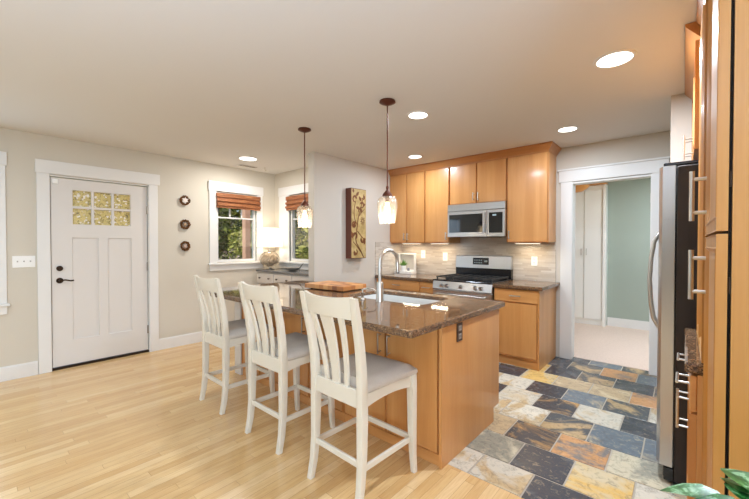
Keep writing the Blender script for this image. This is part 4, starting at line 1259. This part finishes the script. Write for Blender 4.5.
# ------------------------------------------------------------------ pendants and recessed lamps
def make_pendant(lab, x, y):
    t = thing('pendant_light', lab, 'pendant light', (x, y, CEIL), group='bronze pendants over the island')
    bm = new_bm(); lathe(bm, [(0, -.0005), (.062, -.0005), (.064, -.012), (.05, -.02), (.03, -.028), (.012, -.034), (0, -.036)], 28); obj('canopy', bm, bronze_m, t, smooth=True)
    bm = new_bm(); tube(bm, [(0, 0, -.034), (0, 0, -.70)], .0055, 10); obj('rod', bm, bronze_m, t, smooth=True)
    bm = new_bm(); lathe(bm, [(0, -.66), (.008, -.662), (.012, -.675), (.008, -.69), (.014, -.70), (.034, -.722), (.040, -.735), (.038, -.742), (.018, -.742), (.016, -.785), (0, -.786)], 24); obj('socket_cap', bm, bronze_m, t, smooth=True)
    bm = new_bm(); lathe(bm, [(.036, -.7425), (.055, -.748), (.071, -.765), (.079, -.795), (.079, -.83), (.072, -.88), (.064, -.93), (.061, -.955), (.0595, -.955), (.0625, -.93), (.0705, -.88), (.0775, -.83), (.0775, -.796), (.0695, -.767), (.054, -.7505), (.036, -.7445)], 36, close=True)
    obj('glass_shade', bm, shade_m, t, smooth=True)
    bm = new_bm(); lathe(bm, [(0, -.786), (.013, -.788), (.016, -.81), (.026, -.845), (.027, -.87), (.018, -.895), (0, -.904)], 18); obj('bulb', bm, bulb_m, t, smooth=True)
    lamp('pendant_glow', 'POINT', (0, 0, -.93), 2.5, (1, .82, .6), .025, parent=t)
    return t


make_pendant('bronze pendant with clear glass shade hanging nearer the stove, right one', -1.757, 2.175)
make_pendant('bronze pendant with clear glass shade hanging by the wall end, left one', -2.787, 2.172)


def downlight(lab, x, y, r=.085, e=24, col=(.74, .86, 1), group='recessed kitchen lights'):
    t = thing('recessed_light', lab, 'ceiling light', (x, y, CEIL), group=group)
    bm = new_bm(); lathe(bm, [(r, -.0005), (r + .014, -.0005), (r + .012, -.006), (r + .002, -.009), (r - .006, -.006)], 32); obj('trim_ring', bm, trim_m, t, smooth=True)
    bm = new_bm(); lathe(bm, [(0, -.004), (r - .004, -.004), (r - .004, -.0015), (0, -.0015)], 32); obj('lens', bm, lens_m, t)
    lamp('downlight_glow', 'AREA', (0, 0, -.012), e, col, size=2 * r - .02, parent=t)
    return t


downlight('recessed ceiling light nearest the refrigerator, the largest', -.327, 2.585, .098, 52)
downlight('recessed ceiling light just right of the nearer pendant', -1.746, 2.582, .085, 20)
downlight('recessed ceiling light in front of the cabinets by the hall doorway', -.863, 3.845, .085, 13)
downlight('recessed ceiling light near the picture wall, in front of the corner wall cabinet', -2.593, 3.769, .085, 16)
t = downlight('flat round ceiling light in the dining nook', -4.295, 2.43, .11, 20, (.95, .93, .9), group=None)
t = thing('ceiling_vent', 'narrow ceiling register beside the nook light', 'vent', (-4.70, 2.66, CEIL))
bm = new_bm(); box(bm, -.05, .05, -.15, .15, -.006, -.0005, .002, 1); obj('frame', bm, trim_m, t)
bm = new_bm()
for k in range(5): box(bm, -.035 + k * .016, -.028 + k * .016, -.13, .13, -.0075, -.0058)
obj('slats', bm, mat('vent_slat_taupe', srgb(150, 138, 122), .6), t)
t = thing('ceiling_hook', 'tiny plant hook in the nook ceiling near the corner', 'hook', (-4.62, 2.88, CEIL))
bm = new_bm(); tube(bm, [(0, 0, 0), (0, 0, -.03), (.015, 0, -.05), (.03, 0, -.04), (.03, 0, -.03)], .004, 8); lathe(bm, [(0, -.0005), (.014, -.0005), (.012, -.006), (0, -.007)], 14); obj('hook', bm, nickel_m, t, smooth=True)

# ------------------------------------------------------------------ refrigerator
t = thing('refrigerator', 'stainless side-by-side refrigerator with curved doors and dark textured sides', 'refrigerator', (-.03, 2.53, 0))
FW, FH = .91, 1.745
bm = new_bm(); box(bm, 0, .70, 0, FW, .02, FH, .004, 1); obj('body', bm, fridge_side_m, t)
bm = new_bm(); box(bm, -.045, -.001, .01, FW - .01, .012, .085, .003, 1)
for k in range(4): box(bm, -.0475, -.0445, .03, FW - .03, .022 + k * .015, .029 + k * .015)
obj('base_grille', bm, black_m, t)
for y0, y1, hy in ((.002, .448, .418), (.452, .908, .482)):
    bm = new_bm(); n = 10; secs = []
    for z in (.095, FH + .005):
        pts = []
        yc = .455
        for k in range(n + 1):
            y = y0 + (y1 - y0) * k / n; dpt = .080 - .012 * ((y - yc) / .455) ** 2
            e = min(y - y0, y1 - y); dpt -= .014 * max(0, 1 - e / .02) ** 2
            pts.append((-.008 - dpt, y, z))
        secs.append(pts + [(-.008, y1, z), (-.008, y0, z)])
    sweep(bm, secs)
    d = obj('fridge_door', bm, steel_m, t, smooth=True)
    bm = new_bm(); xs = -.088
    tube(bm, [(xs, hy, .78), (xs - .03, hy, .84), (xs - .045, hy, .95), (xs - .052, hy, 1.09), (xs - .045, hy, 1.23), (xs - .03, hy, 1.34), (xs, hy, 1.40)], .011, 12); obj('handle', bm, nickel_m, d, smooth=True)
    bm = new_bm(); box(bm, -.0065, -.0005, y0 + .006, y1 - .006, .10, FH - .005); obj('door_gasket', bm, black_m, d)
for y in (.05, FW - .05):
    bm = new_bm(); box(bm, -.06, .10, y - .03, y + .03, FH + .006, FH + .026, .006, 2); obj('hinge_cover', bm, black_m, t)
for y in (.06, FW - .06):
    for x in (.03, .64):
        bm = new_bm(); lathe(bm, [(0, .0005), (.02, .0005), (.02, .019), (0, .019)], 12, (x, y, 0)); obj('foot', bm, black_m, t)

# ------------------------------------------------------------------ right hand cabinets
def rot_face(parent, name, w, h, x, y_far, z, **kw):
    """front on a cabinet whose face looks towards -X: local x runs from far (+Y) to near"""
    return add_front(parent, name, w, h, (x, y_far, z), rotz=-PI / 2, **kw)


t = thing('pantry_cabinet', 'tall maple pantry cabinet at the right edge, two moulded doors', 'cabinet', (0, 0, 0))
PX, PN, PF = .0835, 1.16, 1.76
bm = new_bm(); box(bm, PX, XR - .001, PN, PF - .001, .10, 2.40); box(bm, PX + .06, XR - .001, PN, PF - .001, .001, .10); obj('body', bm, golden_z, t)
bm = new_bm(); box(bm, PX - .0045, PX - .0005, PN + .012, PF - .012, .12, 2.37); obj('door_gap_shade', bm, gap_shade_m, t)
for z0, z1, hz_ in ((.115, 1.345, 1.215 - .115), (1.352, 2.36, 1.488 - 1.352)):
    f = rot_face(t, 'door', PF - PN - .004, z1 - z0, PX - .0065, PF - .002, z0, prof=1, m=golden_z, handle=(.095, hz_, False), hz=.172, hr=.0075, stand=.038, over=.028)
    for zz in ((.12, z1 - z0 - .12)):
        bm = new_bm(); tube(bm, [(PF - PN - .003, .003, zz - .018), (PF - PN - .003, .003, zz + .018)], .0025, 8); obj('hinge', bm, darkbronze_m, f)
bm = new_bm(); sweep(bm, [[(PX - p_, y, z) for p_, z in [(.0, 2.365), (.035, 2.425), (.037, 2.438), (-.02, 2.438), (-.02, 2.401), (-.001, 2.401)]] for y in (PN, PF - .001)]); obj('crown', bm, crown_y, t)

t = thing('base_cabinet', 'maple base cabinet between the pantry and the refrigerator', 'cabinet', (0, 0, 0))
BX = .042
bm = new_bm(); box(bm, BX, XR - .001, PF + .002, 2.495, .10, ZC - .001); box(bm, BX + .06, XR - .001, PF + .002, 2.495, .001, .10); obj('body', bm, maple_z, t)
w = (2.495 - PF - .002 - .008) / 2
for k in range(2):
    yf = 2.492 - k * (w + .003)
    rot_face(t, 'drawer', w, .135, BX - .0005, yf, ZC - .142, drawer=True, m=maple_y, handle=(w / 2, .068, True), hz=.13, stand=.038)
    rot_face(t, 'door', w, ZC - .150 - .105, BX - .0005, yf, .105, handle=((w - .04) if k == 0 else .04, .47, False), hz=.15, stand=.038)
bm = new_bm(); plate(bm, rect(.006, XR - .001, PF + .003, 2.505), [], .04, Matrix.Translation((0, 0, ZC)), bev=.009)
tag(obj('countertop', bm, granite_m), 'speckled granite counter between the pantry and the refrigerator', 'countertop')

t = thing('hutch_cabinet', 'maple upper cupboard standing on the granite counter behind the pantry', 'cabinet', (0, 0, 0))
HX = .072
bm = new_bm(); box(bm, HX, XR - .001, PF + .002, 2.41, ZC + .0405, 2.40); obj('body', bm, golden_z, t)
w = (2.41 - PF - .002 - .008) / 2
for k in range(2):
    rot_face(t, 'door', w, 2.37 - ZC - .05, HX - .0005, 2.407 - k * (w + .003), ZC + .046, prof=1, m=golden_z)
bm = new_bm(); sweep(bm, [[(HX - p_, y, z) for p_, z in [(.0, 2.375), (.035, 2.425), (.037, 2.438), (-.02, 2.438), (-.02, 2.401), (-.001, 2.401)]] for y in (PF + .002, 2.40)]); obj('crown', bm, crown_y, t)

t = thing('wall_cabinet', 'maple cabinet above the refrigerator with dark crown', 'cabinet', (0, 0, 0))
UX, UN, UF, UZ = .055, 2.425, 3.495, 1.80
bm = new_bm(); box(bm, UX, XR - .001, UN, UF, UZ, 2.36); obj('body', bm, maple_z, t)
w = (UF - UN - .008) / 2
for k in range(2):
    yf = UF - .003 - k * (w + .002)
    rot_face(t, 'door', w, .545, UX - .0005, yf, UZ + .004, handle=((w - .04) if k == 0 else .04, .12, False), hz=.13, stand=.04, over=.02)
bm = new_bm(); pr = [(.0, 2.352), (.012, 2.366), (.06, 2.424), (.062, 2.438), (-.02, 2.438), (-.02, 2.3615), (-.001, 2.3615)]
sweep(bm, [[(UX - p_, y, z) for p_, z in pr] for y in (UN - .012, UF)]); obj('crown', bm, crown_y, t)

# ------------------------------------------------------------------ hall beyond the doorway
t = thing('hall_cabinet', 'tall white built-in cabinet with paired doors seen through the doorway', 'cabinet', (-1.77, 6.72, 0))
hw = .83
bm = new_bm(); box(bm, 0, hw - .0, .02, .25, .005, 2.28); obj('body', bm, white_m, t)
for k in range(3):
    w = (hw - .05) / 3 * 1.0
    add_front(t, 'door', w * 1.0 - .004, 2.10, (.004 + k * w, .0195, .10), m=white_m, handle=((w - .04) if k != 2 else .036, 1.10, False))
bm = new_bm(); box(bm, hw - .044, hw, -.02, .0195, .005, 2.28, .002, 1); obj('side_stile', bm, white_m, t)
bm = new_bm(); box(bm, -.005, hw + .0, -.05, .25, 2.281, 2.36, .003, 1); o = obj('cornice', bm, maple_x, t); o['label'] = 'maple cornice'
t = thing('hall_light', 'amber bowl ceiling light in the hall beyond the doorway', 'ceiling light', (-1.085, 5.35, CEIL))
bm = new_bm(); lathe(bm, [(0, -.0005), (.06, -.0005), (.06, -.02), (.012, -.035), (.012, -.36), (0, -.36)], 20); obj('stem', bm, bronze_m, t, smooth=True)
bm = new_bm(); lathe(bm, [(0, -.43), (.06, -.42), (.12, -.385), (.15, -.35), (.148, -.348), (.118, -.38), (.06, -.412), (0, -.42)], 28); obj('amber_bowl', bm, mat('amber_glass', srgb(222, 150, 70), .35), t, smooth=True)
lamp('hall_glow', 'POINT', (0, 0, -.28), 6, (1, .72, .38), .05, parent=t)

# ------------------------------------------------------------------ potted plant by the camera
t = thing('potted_plant', 'variegated green leafy plant at the lower right edge in front of the pantry', 'plant', (.128, .83, 0))
bm = new_bm(); lathe(bm, [(0, .0005), (.09, .0005), (.10, .02), (.08, .35), (.10, .67), (.11, .69), (.10, .69), (.09, .65), (0, .64)], 28); obj('pot', bm, ceramic_m, t, smooth=True)
bm = new_bm()
for k in range(120):
    a = random.uniform(0, 2 * PI); L = random.uniform(.055, .10); h = random.uniform(.02, .19); rr = random.uniform(.02, .07)
    p = Vector((math.cos(a) * rr, math.sin(a) * rr, .706 + h)); el = random.uniform(-.35, .5)
    d = Vector((math.cos(a) * math.cos(el), math.sin(a) * math.cos(el), math.sin(el))); u = d.cross(Vector((0, 0, 1))).normalized(); nrm = u.cross(d)
    W_ = L * .30; mid = []; lf = []; rt = []
    for s_, wd in ((0, .05), (.2, .75), (.45, 1), (.7, .8), (.88, .4), (1, .02)):
        c = p + d * L * s_ - Vector((0, 0, 1)) * L * .35 * s_ ** 2
        mid.append(bm.verts.new(c)); lf.append(bm.verts.new(c + u * W_ * wd + nrm * W_ * .22 * wd)); rt.append(bm.verts.new(c - u * W_ * wd + nrm * W_ * .22 * wd))
    for i in range(5):
        bm.faces.new((mid[i], mid[i + 1], lf[i + 1], lf[i])); bm.faces.new((mid[i + 1], mid[i], rt[i], rt[i + 1]))
foli = obj('leaves', bm, plant_m, t, smooth=True); foli['kind'] = 'stuff'

# ------------------------------------------------------------------ outside
bm = new_bm(); box(bm, -30, XD - .15, -14, 18, -.5, -.35)
struct('ground', bm, lawn_m, label='lawn outside the windows')


def tree(name, lab, cat, c, rad, n, leaf_s, m, trunk=.0, group=None):
    t = thing(name, lab, cat, (c[0], c[1], -.35), group=group)
    bm = new_bm(); cz = c[2] + .35
    for k in range(n):
        while True:
            v = Vector((random.uniform(-1, 1), random.uniform(-1, 1), random.uniform(-1, 1)))
            if .45 < v.length < 1: break
        lump = 1 + .18 * math.sin(7 * v.x + 3 * v.z) * math.cos(6 * v.y)
        p = Vector((v.x * rad[0] * lump, v.y * rad[1] * lump, cz + v.z * rad[2] * lump))
        if p.z < .02: p.z = random.uniform(.02, .3)
        d = Vector((random.gauss(0, 1), random.gauss(0, 1), random.gauss(0, .7))).normalized(); u = d.cross(Vector((random.gauss(0, 1), random.gauss(0, 1), random.gauss(0, 1)))).normalized()
        s = leaf_s * random.uniform(.6, 1.3)
        bm.faces.new([bm.verts.new(q) for q in (p - d * s, p + u * s * .45, p + d * s, p - u * s * .45)])
    f = obj('foliage', bm, m, t); f['kind'] = 'stuff'
    bm = new_bm(); tube(bm, [(0, 0, 0), (.03, 0, cz * .5), (0, .04, cz)], .08, 10, radii=[.10, .07, .04] if not trunk else [trunk, trunk * .8, trunk * .5]); obj('trunk', bm, bark_m, t, smooth=True)
    return t


GT = 'trees outside the nook windows'
tree('evergreen_tree', 'dark evergreen filling the left side of the nook window view', 'tree', (-10.6, 4.6, 1.9), (1.0, 1.0, 2.2), 5200, .10, leaf_dark_m, group=GT)
tree('evergreen_tree', 'dark evergreen behind the porch post outside the nook window', 'tree', (-10.2, 7.1, 2.2), (1.15, 1.15, 2.5), 5200, .10, leaf_dark_m, group=GT)
tree('evergreen_tree', 'dark evergreen seen through the window behind the lamp', 'tree', (-7.2, 8.6, 2.2), (1.2, 1.2, 2.5), 5200, .10, leaf_dark_m, group=GT)
tree('broadleaf_tree', 'yellow green tree in the nook window view, sunlit', 'tree', (-8.2, 4.9, 1.0), (.75, .75, .95), 2600, .075, leaf_light_m, group=GT)
tree('flowering_shrub', 'low shrub with pinkish flowers under the nook window view', 'shrub', (-6.9, 3.55, .45), (.55, .55, .70), 2200, .05, leaf_flower_m, group=None)
tree('broadleaf_tree', 'yellow green tree outside the window behind the lamp', 'tree', (-6.4, 5.6, .9), (.7, .7, 1.0), 2400, .075, leaf_light_m, group=GT)
tree('evergreen_tree', 'dark evergreen farther behind the sunlit tree outside', 'tree', (-14.2, 8.2, 2.4), (2.1, 1.9, 3.0), 5200, .14, leaf_dark_m, group=GT)
bm = new_bm(); box(bm, -6.06, -5.95, 3.305, 3.415, -.35, 2.7, .006, 1); t = obj('porch_post', bm, post_m); tag(t, 'pinkish brown porch post outside the nook window', 'post')
